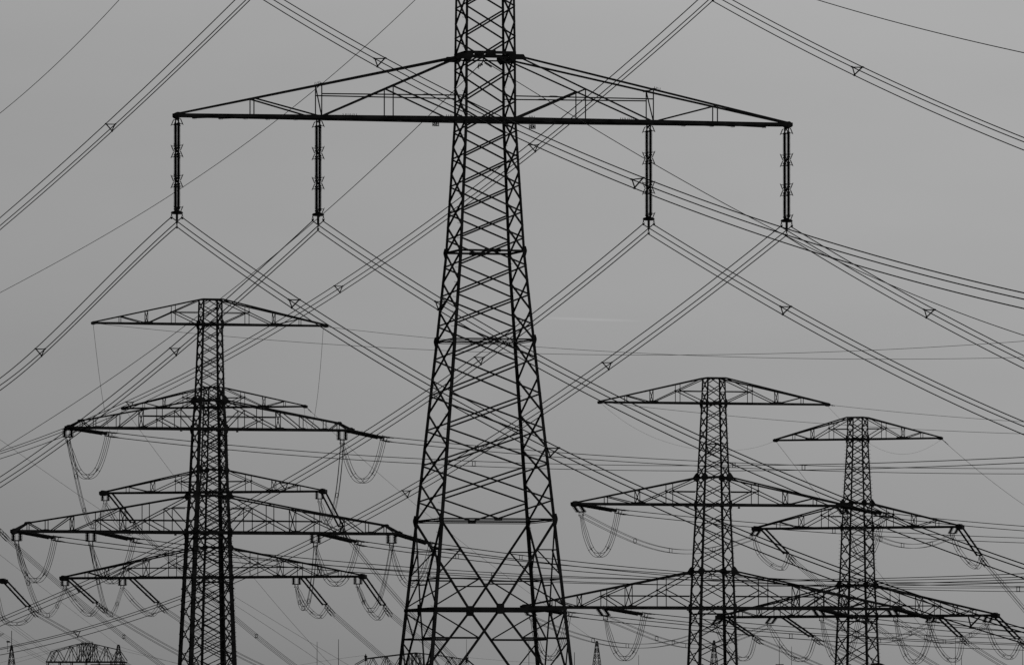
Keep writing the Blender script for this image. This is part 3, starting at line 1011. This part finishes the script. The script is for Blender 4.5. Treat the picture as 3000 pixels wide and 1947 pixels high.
GT = "tension insulators at the ends of the crossarms"
GL = "four-wire bundles leaving the rear pylons"
Q4 = quad(0.22)
def dead_end(P, name, att_px, yb, yoke_px, ang, line_pts, sup_px, bot, far=False, support=True, lean=(0, 0), deg=2, r=0.026, sp=(), ctrl=None, ext=.1, sup_gap=0, loopit=True):
    """tension string + conductors + jumper support + jumper loop for one phase"""
    A = P.world(Vector((P.L(att_px, yb), 0, P.z(yb) - (0.05))))
    a = math.radians(ang); dv = Vector((math.sin(a), math.cos(a), 0))
    rr = ray(*yoke_px); k = rr.x/rr.y
    t = (k*A.y - A.x)/(dv.x - k*dv.y)
    B = Vector((A.x + dv.x*t, A.y + dv.y*t, 0)); B.z = EYE.z + rr.z/rr.y*B.y
    tension_set(A, B, "tension insulators, " + name, GT, r=0.17 if not far else 0.12, sep=.5 if not far else .62)
    pts = [yoke_px] + line_pts
    p = Path(pts, B.y, ang=ang, deg=deg, ext=(0, ext))
    bundle("conductor_bundle", p, Q4, r, "four thin wires leaving from " + name, "cable", GL, sp)
    if support:
        S_ = jumper_support(P, sup_px, yb, "short twin hanging insulators, " + name, lean=lean, sep_px=20 if not far else 17, len_px=24 if not far else 19)
        if loopit:
            loop(S_, A.lerp(B, .9), bot, "slack drooping jumper loop, " + name, ctrl=ctrl, off=.2)
        return S_, B
    return None, B

A1 = 180 - 24.0
n1 = "on the left pylon's "
S = {}
S['L1ml'], _ = dead_end(L1, "left tip of the left pylon's middle crossarm", 212, 1256, (330, 1273), A1,
    [(700, 1312), (1000, 1336), (1388, 1357), (2000, 1371), (2360, 1369), (3000, 1346)], 205, (262, 1396), sp=[(1388, 1357), (2354, 1369)])
S['L1mr'], _ = dead_end(L1, "right tip of the left pylon's middle crossarm", 1028, 1256, (1135, 1286), A1,
    [(1406, 1312), (2000, 1356), (2500, 1372), (3000, 1380)], 1008, (1068, 1408), sp=[(1406, 1312), (2150, 1362)])
S['L1lo'], _ = dead_end(L1, "far left on the left pylon's lowest crossarm", 60, 1559, (172, 1578), A1,
    [(700, 1640), (1000, 1664), (1256, 1680), (2000, 1707), (2300, 1706), (3000, 1686)], 52, (110, 1700), sp=[(490, 1618), (1256, 1680)])
S['L1li'], _ = dead_end(L1, "inner left on the left pylon's lowest crossarm", 290, 1559, (403, 1583), A1,
    [(700, 1620), (1000, 1651), (1444, 1686), (2000, 1703), (2500, 1706), (3000, 1698)], 269, (335, 1703), sp=[(1444, 1686)])
S['L1ri'], _ = dead_end(L1, "inner right on the left pylon's lowest crossarm", 945, 1559, (1060, 1591), A1,
    [(1339, 1626), (2000, 1690), (2500, 1709), (3000, 1712)], 927, (990, 1710), sp=[(1339, 1626), (2272, 1702)])
S['L1ro'], _ = dead_end(L1, "far right on the left pylon's lowest crossarm", 1170, 1559, (1275, 1597), A1,
    [(1526, 1630), (2000, 1682), (2500, 1712), (3000, 1724)], 1150, (1213, 1713), sp=[(1526, 1630), (2081, 1690), (2983, 1722)])
# R1
S['R1ml'], _ = dead_end(R1, "left tip of the near right pylon's middle crossarm", 1700, 1478, (1824, 1499), A1,
    [(2000, 1518), (2443, 1554), (3000, 1582)], 1692, (1765, 1625), sp=[(2443, 1554)], lean=(14, 4))
S['R1mr'], _ = dead_end(R1, "right tip of the near right pylon's middle crossarm", 2474, 1478, (2600, 1508), A1,
    [(2800, 1530), (3000, 1547)], 2466, (2545, 1632), lean=(14, 4))
S['R1lo'], _ = dead_end(R1, "far left on the near right pylon's lowest crossarm", 1555, 1780, (1678, 1799), A1,
    [(1850, 1820), (2018, 1838), (2317, 1860), (3000, 1896)], 1545, (1620, 1927), sp=[(2317, 1860)], lean=(14, 4))
S['R1li'], _ = dead_end(R1, "inner left on the near right pylon's lowest crossarm", 1775, 1780, (1900, 1802), A1,
    [(2018, 1815), (2180, 1829), (2451, 1852), (3000, 1877)], 1762, (1840, 1928), lean=(14, 4))
S['R1ri'], _ = dead_end(R1, "inner right on the near right pylon's lowest crossarm", 2405, 1780, (2530, 1815), A1,
    [(2700, 1833), (3000, 1858)], 2395, (2470, 1936), lean=(14, 4))
S['R1ro'], _ = dead_end(R1, "far right on the near right pylon's lowest crossarm", 2632, 1780, (2745, 1815), A1,
    [(2860, 1830), (3000, 1843)], 2612, (2687, 1938), lean=(14, 4))
# L2
A2 = 17.0
S['L2ml'], _ = dead_end(L2, "left tip of the hidden left pylon's middle crossarm", 322, 1441, (406, 1550), 22,
    [(538, 1672), (688, 1812), (751, 1864), (863, 1947)], 308, None, far=True, ctrl=[(340, 1525), (375, 1562)], sp=[(751, 1864)])
S['L2mr'], _ = dead_end(L2, "right tip of the hidden left pylon's middle crossarm", 946, 1441, (1012, 1566), 22,
    [(1030, 1592), (1192, 1782), (1320, 1915)], 936, None, far=True, ctrl=[(955, 1520), (985, 1566)])
S['L2lo'], _ = dead_end(L2, "far left on the hidden left pylon's lowest crossarm", 200, 1690, (300, 1782), 22,
    [(517, 1909), (590, 1947)], 190, None, far=True, ctrl=[(225, 1770), (262, 1800)])
S['L2li'], _ = dead_end(L2, "inner left on the hidden left pylon's lowest crossarm", 384, 1690, (478, 1781), 22,
    [(525, 1811), (693, 1915), (769, 1950)], 358, None, far=True, ctrl=[(398, 1768), (442, 1800)])
S['L2ri'], _ = dead_end(L2, "inner right on the hidden left pylon's lowest crossarm", 886, 1690, (968, 1789), 22,
    [(1060, 1870), (1150, 1947)], 868, None, far=True, ctrl=[(897, 1775), (935, 1806)])
S['L2ro'], _ = dead_end(L2, "far right on the hidden left pylon's lowest crossarm", 1064, 1690, (1137, 1791), 22,
    [(1227, 1867), (1328, 1947)], 1048, None, far=True, ctrl=[(1073, 1775), (1107, 1811)])
# R2
S['R2ml'], _ = dead_end(R2, "left tip of the rightmost pylon's middle crossarm", 2238, 1545, (2320, 1637), 26,
    [(2395, 1703), (2441, 1738), (2590, 1850), (2740, 1947)], 2222, None, far=True, lean=(-12, 3), ctrl=[(2225, 1620), (2261, 1654), (2295, 1663)])
S['R2mr'], _ = dead_end(R2, "right tip of the rightmost pylon's middle crossarm", 2814, 1545, (2883, 1645), 26,
    [(2940, 1712), (3000, 1783)], 2800, None, far=True, lean=(-8, 3), ctrl=[(2808, 1610), (2838, 1648), (2863, 1660)])
S['R2lo'], _ = dead_end(R2, "far left on the rightmost pylon's lowest crossarm", 2125, 1804, (2222, 1874), 26,
    [(2315, 1913), (2395, 1947)], 2110, None, far=True, lean=(-12, 3), ctrl=[(2130, 1898), (2164, 1927), (2195, 1921)])
S['R2li'], _ = dead_end(R2, "inner left on the rightmost pylon's lowest crossarm", 2298, 1804, (2397, 1876), 26,
    [(2500, 1925), (2550, 1950)], 2266, None, far=True, lean=(-12, 3), ctrl=[(2290, 1892), (2328, 1928), (2365, 1924)])
S['R2ri'], _ = dead_end(R2, "inner right on the rightmost pylon's lowest crossarm", 2752, 1804, (2828, 1877), 26,
    [(2890, 1918), (2938, 1947)], 2732, None, far=True, lean=(-8, 3), ctrl=[(2748, 1894), (2778, 1930), (2808, 1925)])
S['R2ro'], _ = dead_end(R2, "far right on the rightmost pylon's lowest crossarm", 2918, 1804, (2998, 1886), 26,
    [(3060, 1930), (3120, 1970)], 2900, None, far=True, lean=(-8, 3), ctrl=[(2914, 1888), (2941, 1919), (2967, 1921)])
# L3 (its right end only is near the frame)
dead_end(L3, "entering low at the left edge below the pylon end", 12, 1702, (100, 1793), 22, [(181, 1838), (350, 1935), (400, 1962)], 0, None, far=True, support=False)
dead_end(L3, "entering halfway down the left edge above the dark crossarm end", -104, 1452, (12, 1568), 22,
    [(60, 1612), (220, 1745), (363, 1868), (480, 1950)], 0, None, far=True, support=False, sp=[(363, 1870)])
S['L3'] = at(-12, 1722, 1228)
loop(S['L3'], at(98, 1792, 1236), None, "slack jumper loop low at the left edge below the dark crossarm end", ctrl=[(10, 1812), (50, 1826), (80, 1815)], off=.2)
p = Path([(-160, 1700), (0, 1812), (90, 1880), (185, 1950)], 1215, ang=24, deg=2, ext=(0, .1))
bundle("conductor_bundle", p, TR, .015, "three thin wires crossing the bottom left corner", "cable", GL)
p = Path([(-160, 1760), (0, 1860), (70, 1905), (150, 1952)], 1415, ang=24, deg=2, ext=(0, .1))
bundle("conductor_bundle", p, TR, .015, "three thin wires at the very bottom left, just above the corner", "cable", GL, [(6, 1868)])

# slack spans between the paired pylons
GS = "slack four-wire spans between paired rear pylons"
def slack(A, B, ctrl, label, n_sp=(.3, .5, .7)):
    A, B = Vector(A), Vector(B)
    ka = (A.x - EYE.x)/A.y; kb = (B.x - EYE.x)/B.y
    d = Vector((B.x - A.x, B.y - A.y, 0)); T = d.length; d.normalize()
    pts = [A]
    for px, py in ctrl:
        r = ray(px, py); k = r.x/r.y
        t = (k*A.y - A.x)/(d.x - k*d.y)
        t = min(max(t, 0.02*T), .98*T)
        Y = A.y + t*d.y
        pts.append(Vector((A.x + d.x*t, Y, EYE.z + r.z/r.y*Y)))
    pts.append(B)
    pts[1:-1] = sorted(pts[1:-1], key=lambda v: (v - A).dot(d))
    import numpy as np
    ts = np.array([(v - A).dot(d)/T for v in pts]); zs = np.array([v.z for v in pts])
    wts = np.ones(len(ts)); wts[0] = wts[-1] = 20
    co = np.polyfit(ts, zs, min(4, len(ts) - 1), w=wts)
    p = Path([(1500, 1000), (1600, 1000)], 1000, ang=90)
    p.A, p.d, p.t0, p.t1 = A, d, 0.0, T
    p.fn = lambda t: float(np.polyval(co, t/T))
    r_ = bundle("slack_span", p, quad(.22), .025, label, "cable", GS, (), n=70)
    o = r_.location
    for f in n_sp:
        t = f*T
        ps = [p.pt(t, of) - o for of in quad(.22)]
        s = MB()
        for i in range(4): s.bar(ps[i], ps[(i+1) % 4], .055, .055)
        s.build("spacer", STEEL2, r_)
slack(S['L1ml'], S['L2ml'], [(218, 1375), (223, 1390), (241, 1476), (260, 1527), (285, 1535), (300, 1500)], "four wires sagging between the left pylons, from the left end of the middle crossarm", (.18, .38, .6))
slack(S['L1mr'], S['L2mr'], [(995, 1400), (990, 1415), (977, 1497), (958, 1528), (942, 1505)], "four wires sagging between the left pylons, from the right end of the middle crossarm", (.2, .45, .65))
slack(S['L1lo'], S['L2lo'], [(75, 1683), (102, 1757), (128, 1797), (155, 1795), (172, 1763)], "four wires sagging between the left pylons, from the far left end of the lowest crossarm", (.2, .42, .6, .8))
slack(S['L1li'], S['L2li'], [(283, 1680), (300, 1755), (318, 1798), (333, 1792), (347, 1755)], "four wires sagging between the left pylons, from halfway along the lowest left crossarm", (.2, .42, .6, .8))
slack(S['L1ri'], S['L2ri'], [(915.5, 1700), (902, 1761), (888, 1787), (878, 1761)], "four wires sagging between the left pylons, from halfway along the lowest right crossarm", (.3, .6, .8))
slack(S['L1ro'], S['L2ro'], [(1128.6, 1697.6), (1107, 1764), (1083, 1788), (1065, 1761)], "four wires sagging between the left pylons, from the far right end of the lowest crossarm", (.3, .6, .8))
slack(S['R1ml'], S['R2ml'], [(1859, 1582.6), (1957, 1610), (2043, 1615), (2085.6, 1608)], "four wires sagging between the right pylons, from the left end of the middle crossarm", (.28, .48, .74))
slack(S['R1mr'], S['R2mr'], [(2559, 1568), (2632, 1594), (2672, 1599), (2719, 1594)], "four wires sagging between the right pylons, from the right end of the middle crossarm", (.3, .5, .78))
slack(S['R1lo'], S['R2lo'], [(1657, 1849), (1731, 1872), (1833, 1890), (1879, 1891.5), (1972.6, 1878), (2050, 1856)], "four wires sagging between the right pylons, from the far left end of the lowest crossarm", (.3, .48, .74))
slack(S['R1li'], S['R2li'], [(1846.7, 1835), (1920, 1870.7), (2011.6, 1889.5), (2063, 1889.5), (2140.8, 1876), (2210, 1849.6)], "four wires sagging between the right pylons, from halfway along the lowest left crossarm", (.28, .46, .75))
slack(S['R1ri'], S['R2ri'], [(2500, 1855), (2575, 1875), (2648, 1862)], "four wires sagging between the right pylons, from halfway along the lowest right crossarm", (.5, .8))
slack(S['R1ro'], S['R2ro'], [(2696, 1858), (2755, 1877), (2832, 1865)], "four wires sagging between the right pylons, from the far right end of the lowest crossarm", (.3, .5, .8))

# earth wires of the rear pylons
GW = "thin earth wires of the rear pylons"
def rw(P0, pts, label, ang=None, Y1=None, deg=2, r=0.019, ext=.08, Y0=None):
    Y0 = Y0 or P0.D + P0.L(pts[0][0], pts[0][1])*P0.s_
    return wire(Path(pts, Y0, ang=ang, Y1=Y1, deg=deg, ext=(0, ext if ang is not None else 0)), r, label, GW)
rw(L1, [(957, 957), (1000, 962), (1303, 993), (1564, 1016), (2000, 1039), (2589, 1052), (3000, 1046)], "thin wire crossing right from the right tip of the left pylon's top crossarm", ang=A1, deg=3)
rw(L1, [(272, 946), (631, 980), (1000, 1010.5), (1421, 1033), (2000, 1039), (2589, 1022), (3000, 1000)], "thin wire crossing right from the left tip of the left pylon's top crossarm", ang=A1, deg=3)
rw(R1, [(2427, 1185), (2715, 1214), (3000, 1235)], "thin wire leaving the right tip of the near right pylon's top crossarm", ang=A1)
rw(R1, [(1757, 1176), (2000, 1202), (2421, 1241), (2715, 1260), (3000, 1269)], "thin wire leaving the left tip of the near right pylon's top crossarm", ang=A1)
def Yend(P, px, y): return P.D + P.L(px, y)*P.s_
rw(L1, [(273, 949), (294.5, 1130), (303, 1180), (322, 1264), (334, 1276), (345, 1258), (358, 1195)], "thin wire hanging down from the left tip of the left pylon's top crossarm", Y1=Yend(L2, 360, 1193), deg=4)
rw(L1, [(947, 960), (944, 1007), (926, 1190), (911, 1256), (898, 1243), (891, 1195)], "thin wire hanging down from the right tip of the left pylon's top crossarm", Y1=Yend(L2, 893, 1193), deg=4)
rw(L2, [(363, 1195), (410, 1256), (512, 1392), (681, 1625), (751, 1695), (905, 1873), (968, 1947)], "thin wire falling right from the left tip of the hidden left pylon's top crossarm", ang=22, deg=3)
rw(L2, [(896, 1190), (994.5, 1281), (1173, 1437.7), (1273, 1523), (1441, 1661), (1609, 1772), (1748, 1878)], "thin wire falling right from the hidden left pylon to the small lattice mast", Y1=1500, deg=3)
rw(R1, [(1759, 1178), (1841, 1243), (2000, 1305), (2084, 1321), (2231, 1304), (2272, 1290)], "faint wire sagging between the left tips of the two right pylons' top crossarms", Y1=Yend(R2, 2271, 1286), deg=4, r=.011)
rw(R1, [(2424, 1188), (2456, 1222), (2550, 1300), (2630, 1329), (2731, 1304), (2756, 1288)], "faint wire sagging between the right tips of the two right pylons' top crossarms", Y1=Yend(R2, 2756, 1286), deg=4, r=.011)
rw(R2, [(2270, 1288), (2286, 1306), (2399, 1455), (2569, 1668), (2590, 1697), (2790, 1947)], "thin wire falling right from the left tip of the rightmost pylon's top crossarm", ang=26)
rw(R2, [(2757, 1284), (2777, 1302), (3000, 1478)], "thin wire falling right from the right tip of the rightmost pylon's top crossarm", ang=26)
rw(None, [(-300, 1060), (0, 1284), (294, 1495), (687, 1745), (914, 1882), (1020, 1947)], "thin wire entering halfway down the left edge, falling right behind the left pylon", ang=22, Y0=1215, deg=3)
rw(None, [(-120, 1530), (0, 1617), (181, 1768), (347, 1889)], "thin wire from the left edge down to the mast beside the arched truss", Y1=1650, Y0=1240)
rw(None, [(560, 1690), (687, 1770), (953, 1947)], "faint wire falling right from behind the left pylon's lower body", ang=22, Y0=1260)

# fittings where the earth wires end
for (P, px, py, dx, dy, lab) in ((L2, 897, 1191, 15, 16, "short dead-end fitting at the right tip of the hidden left pylon's top crossarm"), (R2, 2760, 1286, 18, 16, "short dead-end fitting at the right tip of the rightmost pylon's top crossarm"), (R1, 2430, 1186, 15, 2, "short dead-end fitting at the right tip of the near right pylon's top crossarm")):
    Y = Yend(P, px, py); A = at(px, py, Y); B = at(px + dx, py + dy, Y + 1)
    b = MB(); b.tube([Vector((0, 0, 0)), (B - A)*.5, B - A], .035, 6); b.ball((B - A)*.55, .07)
    o = b.build("dead_end_fitting", STEEL2); o.location = A; tag(o, lab, "fitting", "earth wire dead-end fittings")

# ------------------------------------------------------------------ small masts, poles and trusses low in the picture
def mast(px, ytop, D, wtop, wbot, label, tip=0, extra=False):
    sc = F/D
    top_ = at(px, ytop, D); H = top_.z
    t = thing("lattice_mast", (top_.x, D, 0), label, "mast", "small lattice masts near the bottom edge")
    # width grows from wtop px at the top to wbot px at row 1947
    slope = (wbot - wtop)/(1947 - ytop)
    def hw(z): return (wtop + slope*(H - z)*sc)/2/sc
    def c(i, z):
        a = hw(z); su, sv = [(-1, -1), (1, -1), (1, 1), (-1, 1)][i]
        ca, sa = math.cos(.35), math.sin(.35)
        x, y = su*a*.8, sv*a*.8
        return Vector((x*ca - y*sa, x*sa + y*ca, z))
    for i in range(4):
        MB().bar(c(i, 0), c(i, H), .09).build("leg", STEEL, t)
    b = MB(); z = H
    while z > 0.5:
        st = max(.9, hw(z)*2.1)
        z2 = max(0, z - st)
        for i in range(4):
            j = (i + 1) % 4
            b.bar(c(i, z), c(j, z2), .05); b.bar(c(j, z), c(i, z2), .05)
        z = z2
    b.build("bracing", STEEL, t)
    cb_ = MB()
    cb_.box8([Vector((x*hw(H)*1.1, y*hw(H)*1.1, H + zz)) for zz in (-.12, .1) for x, y in ((-1, -1), (1, -1), (1, 1), (-1, 1))])
    if tip: cb_.tube([(0, 0, H), (0, 0, H + tip/sc)], .05, 6)
    cb_.build("mast_head", STEEL, t)
    if extra:
        l = MB()
        k = 1/sc
        l.bar((-2*k, 0, H + 10*k), (-14*k, 0, H + 10*k), .06)
        l.box8([Vector(((-9 + x)*k, y, H + (12 + z_)*k)) for z_ in (-2, 2) for x, y in ((-6, -.2), (4, -.2), (4, .2), (-6, .2))])
        l.bar((-12*k, 0, H + 10*k), (-12*k, 0, H - 18*k), .05)
        l.bar((-12*k, 0, H - 18*k), (-1*k, 0, H - 8*k), .05)
        l.build("floodlight", STEEL, t)
    return t
mast(34, 1890, 1400, 5, 21, "small lattice mast in the bottom left corner with a spike and a floodlight", tip=44, extra=True)
mast(1748.5, 1878, 1500, 6, 24, "small lattice mast right of the foreground pylon's foot")
mast(2092, 1876, 1500, 5, 22, "small lattice mast seen through the near right pylon's lower body")
mast(347, 1889, 1650, 7, 26, "small lattice mast standing at the right end of the arched truss", tip=3)

def pole(px, ytop, D, wpx, label, fork=False):
    p = at(px, ytop, D); k = D/F
    b = MB(); H = p.z
    r = wpx*k/2
    b.lathe((0, 0, 0), (0, 0, H), [(0, r*1.9), (H*.45, r*1.5), (H*.452, r*1.15), (H*.8, r*.95), (H*.802, r*.7), (H, r*.45)], 8)
    b.lathe((0, 0, 0), (0, 0, .3), [(0, r*4), (.25, r*3.6), (.3, r*2)], 10)
    if fork:
        z = zat(1945, D)
        b.bar((-11*k, 0, z), (13*k, 0, z), .12)
        b.bar((-8*k, 0, z), (0, 0, z - 1.0), .06); b.bar((9*k, 0, z), (0, 0, z - 1.0), .06)
    o = b.build("lightning_pole", STEEL); o.location = (p.x, D, 0)
    return tag(o, label, "pole", "thin lightning poles along the bottom edge")
pole(929, 1878, 1500, 2.6, "thin pole left of the truss, the left of a pair")
pole(991.7, 1871, 1500, 3.0, "thin taller pole left of the truss, the right of a pair")
pole(1366.5, 1871, 1600, 2.0, "thin pole seen between the foreground pylon's legs")
pole(1371.5, 1911, 1450, 3.0, "short thicker pole between the foreground pylon's legs")
pole(1549.5, 1877, 1600, 2.4, "thin pole beside the foreground pylon's right foot, inside it")
pole(1683, 1909, 1450, 3.6, "short thick pole just right of the foreground pylon's right foot")
pole(1871, 1917, 1500, 2.2, "short pole between the small lattice mast and the near right pylon")
pole(2283, 1869, 1500, 2.6, "thin pole with a small crossbar between the two right pylons", True)
pole(2319, 1892, 1500, 2.4, "short thin pole between the two right pylons without a crossbar")
pole(2799, 1862, 1500, 2.4, "tallest thin pole right of the rightmost pylon")
pole(2817, 1918, 1500, 3.0, "short thin pole right of the rightmost pylon")
pole(2996, 1878, 1500, 2.4, "thin pole at the right edge of the picture")

def truss(D, top, ybot, x0, x1, posts, label, depth=6.0, dense=None, plat=None, ht=3.2, legs=None, side=None):
    k = D/F
    o0 = at((x0 + x1)/2, ybot, D); base = Vector((o0.x, D, 0))
    t = thing("truss_girder", base, label, "truss", "trussed girders low on the skyline")
    def W(px, py, v): 
        p = at(px, py, D)
        return Vector((p.x - base.x, v, p.z))
    zz = 0
    ch, wb = MB(), MB()
    for v in (-depth/2, depth/2):
        sh = 4*(1 if v > 0 else 0)
        tp = [(px + sh, py) for px, py in top]
        for p, q in zip(tp, tp[1:]): ch.bar(W(p[0], p[1], v), W(q[0], q[1], v), ht*.7*k)
        ch.bar(W(x0 + sh, ybot[0] if isinstance(ybot, tuple) else ybot, v), W(x1 + sh, (ybot[1] if isinstance(ybot, tuple) else ybot), v), .3, ht*1.2*k)
        def ty(px): return interp(tp, px)
        ps = [x + sh for x in posts]
        for i, x in enumerate(ps):
            if i % 3 == 0: wb.bar(W(x, ybot, v), W(x, ty(x), v), 1.5*k)
        for i in range(len(ps) - 1):
            if i % 2 == 0: wb.bar(W(ps[i], ybot, v), W(ps[i+1], ty(ps[i+1]), v), 2.0*k)
            else: wb.bar(W(ps[i], ty(ps[i]), v), W(ps[i+1], ybot, v), 2.0*k)
        if dense:
            xs_ = [dense[0] + (dense[1] - dense[0])*i/(dense[2] - 1) + sh*.5 for i in range(dense[2])]
            for x in xs_: wb.bar(W(x, ybot, v), W(x, ty(x), v), 2.0*k)
            for xa, xb in zip(xs_[::2], xs_[2::2]):
                wb.bar(W(xa, ybot, v), W(xb, ty(xb), v), 1.5*k); wb.bar(W(xb, ybot, v), W(xa, ty(xa), v), 1.5*k)
    for x in posts:
        wb.bar(W(x, interp(top, x), -depth/2), W(x + 4, interp(top, x), depth/2), 1.2*k)
    ch.build("chord", STEEL, t); wb.build("lacing", STEEL, t)
    if plat:
        p = MB()
        p.bar(W(plat[0], plat[2], 0), W(plat[1], plat[2], 0), 1.2, 1.6*k)
        p.bar(W(plat[0], plat[2] - 4, 0), W(plat[1], plat[2] - 4, 0), .3, 1.2*k)
        for i in range(4):
            x = plat[0] + (plat[1] - plat[0])*i/3
            p.bar(W(x, plat[2] + 4, 0), W(x, plat[2] - 4.5, 0), 1.3*k)
        p.build("platform", STEEL, t)
    for x in legs or []:
        l = MB()
        for v in (-depth/2, depth/2):
            q = W(x, ybot, v); l.bar((q.x, v, 0), q, 2.4*k, 2.4*k)
        q = W(x, ybot, 0)
        n_ = 6
        for i in range(n_):
            z0, z1 = q.z*i/n_, q.z*(i+1)/n_
            sgn = 1 if i % 2 else -1
            l.bar((q.x, -depth/2*sgn, z0), (q.x, depth/2*sgn, z1), .3)
        l.build("leg", STEEL, t)
    return t
truss(2600, [(137, 1940), (152, 1908), (187, 1898), (228, 1886.5), (257, 1883), (272, 1885), (345, 1902), (367, 1934)], 1938, 137, 367,
      [152, 168, 187, 207, 228, 243, 257, 272, 290, 309, 327, 345], "arched lattice truss girder low on the left, with a railed platform on top",
      depth=10, dense=(228, 280, 5), plat=(239, 272, 1883), legs=[140, 175, 210, 252, 290, 326, 362])
truss(2600, [(1040, 1946), (1071, 1928), (1176, 1915.5), (1218, 1911), (1294, 1920), (1367, 1931), (1392, 1952)], 1962, 1040, 1400,
      [1071, 1090, 1110, 1130, 1150, 1176, 1195, 1218, 1240, 1262, 1294, 1320, 1345, 1367], "long low lattice truss girder behind the foreground pylon's feet",
      depth=10, dense=(1195, 1240, 5), legs=[1045, 1120, 1220, 1320, 1395])
# two end posts standing on that girder
for px, yt, lab in ((1071.5, 1917, "short post with a knob on the left corner of the low truss"), (1367, 1922, "short post with a knob on the right corner of the low truss")):
    k = 2600/F
    A = at(px, yt, 2600)
    b = MB(); b.lathe((0, 0, -1.6), (0, 0, 0.3), [(0, .28), (.9, .26), (1.0, .4), (1.35, .4), (1.45, .16), (1.9, .08)], 8)
    o = b.build("signal_post", STEEL); o.location = A; tag(o, lab, "post", "knobbed posts on the low truss")

# low roofs on the skyline
k = 2500/F
A = at(318, 1945.6, 2500)
b = MB()
b.box8([Vector((x*50*k, y*4, z_)) for z_ in (-A.z, 0) for x, y in ((-1, -1), (1, -1), (1, 1), (-1, 1))])
b.box8([Vector((x*52*k, y*4.3, z_)) for z_ in (0.01, .08) for x, y in ((-1, -1), (1, -1), (1, 1), (-1, 1))])
for q in range(9): b.bar((-48*k + q*12*k, -4.05, -6), (-48*k + q*12*k, -4.05, 0), .2)
o = b.build("flat_roof_shed", STEEL); o.location = (A.x, 2500, A.z); tag(o, "flat dark roof just above the bottom edge under the arched truss", "shed")
A = at(2568, 1941, 1800); k = 1800/F
b = MB(); n_ = 10; prof_ = [(-36*k + 72*k*i_/n_, -1.1*abs(2*i_/n_ - 1)**2.2) for i_ in range(n_ + 1)]
pts_ = [Vector((x, 0, z_)) for x, z_ in prof_] + [Vector((36*k, 0, -A.z)), Vector((-36*k, 0, -A.z))]
b.plate(pts_, (0, 1, 0), 9)
for q in range(7): b.bar((-34*k + q*11*k, -4.6, -7), (-34*k + q*11*k, -4.6, -1.2), .15)
o = b.build("arched_roof_hall", STEEL); o.location = (A.x, 1800, A.z); tag(o, "low dark arched roof peeping over the bottom edge behind the rightmost pylon", "building")
for k_, (pts_, Y0_, a_n, lab) in enumerate((
    ([(-40, 1951), (110, 1912), (245, 1881)], 2300, 60, "faint wire rising from bottom left to the arched truss platform, upper one"),
    ([(-60, 1968), (80, 1930), (152, 1908)], 2300, 60, "faint wire rising from bottom left to the arched truss shoulder, lower one"),
    ([(352, 1893), (440, 1920), (540, 1948)], 2300, 100, "faint wire falling right from the mast beside the arched truss, upper one"),
    ([(352, 1903), (470, 1930), (560, 1950)], 2300, 100, "faint wire falling right from the mast beside the arched truss, lower one"),
    ([(860, 1950), (960, 1933), (1071, 1918)], 2400, 80, "faint wire rising to the left post of the low long truss"),
    ([(1367, 1924), (1480, 1934), (1600, 1943)], 2400, 95, "faint wire leaving the right post of the low long truss"))):
    wire(Path(pts_, Y0_, ang=a_n, deg=2), .022, lab, "faint wires around the trusses")
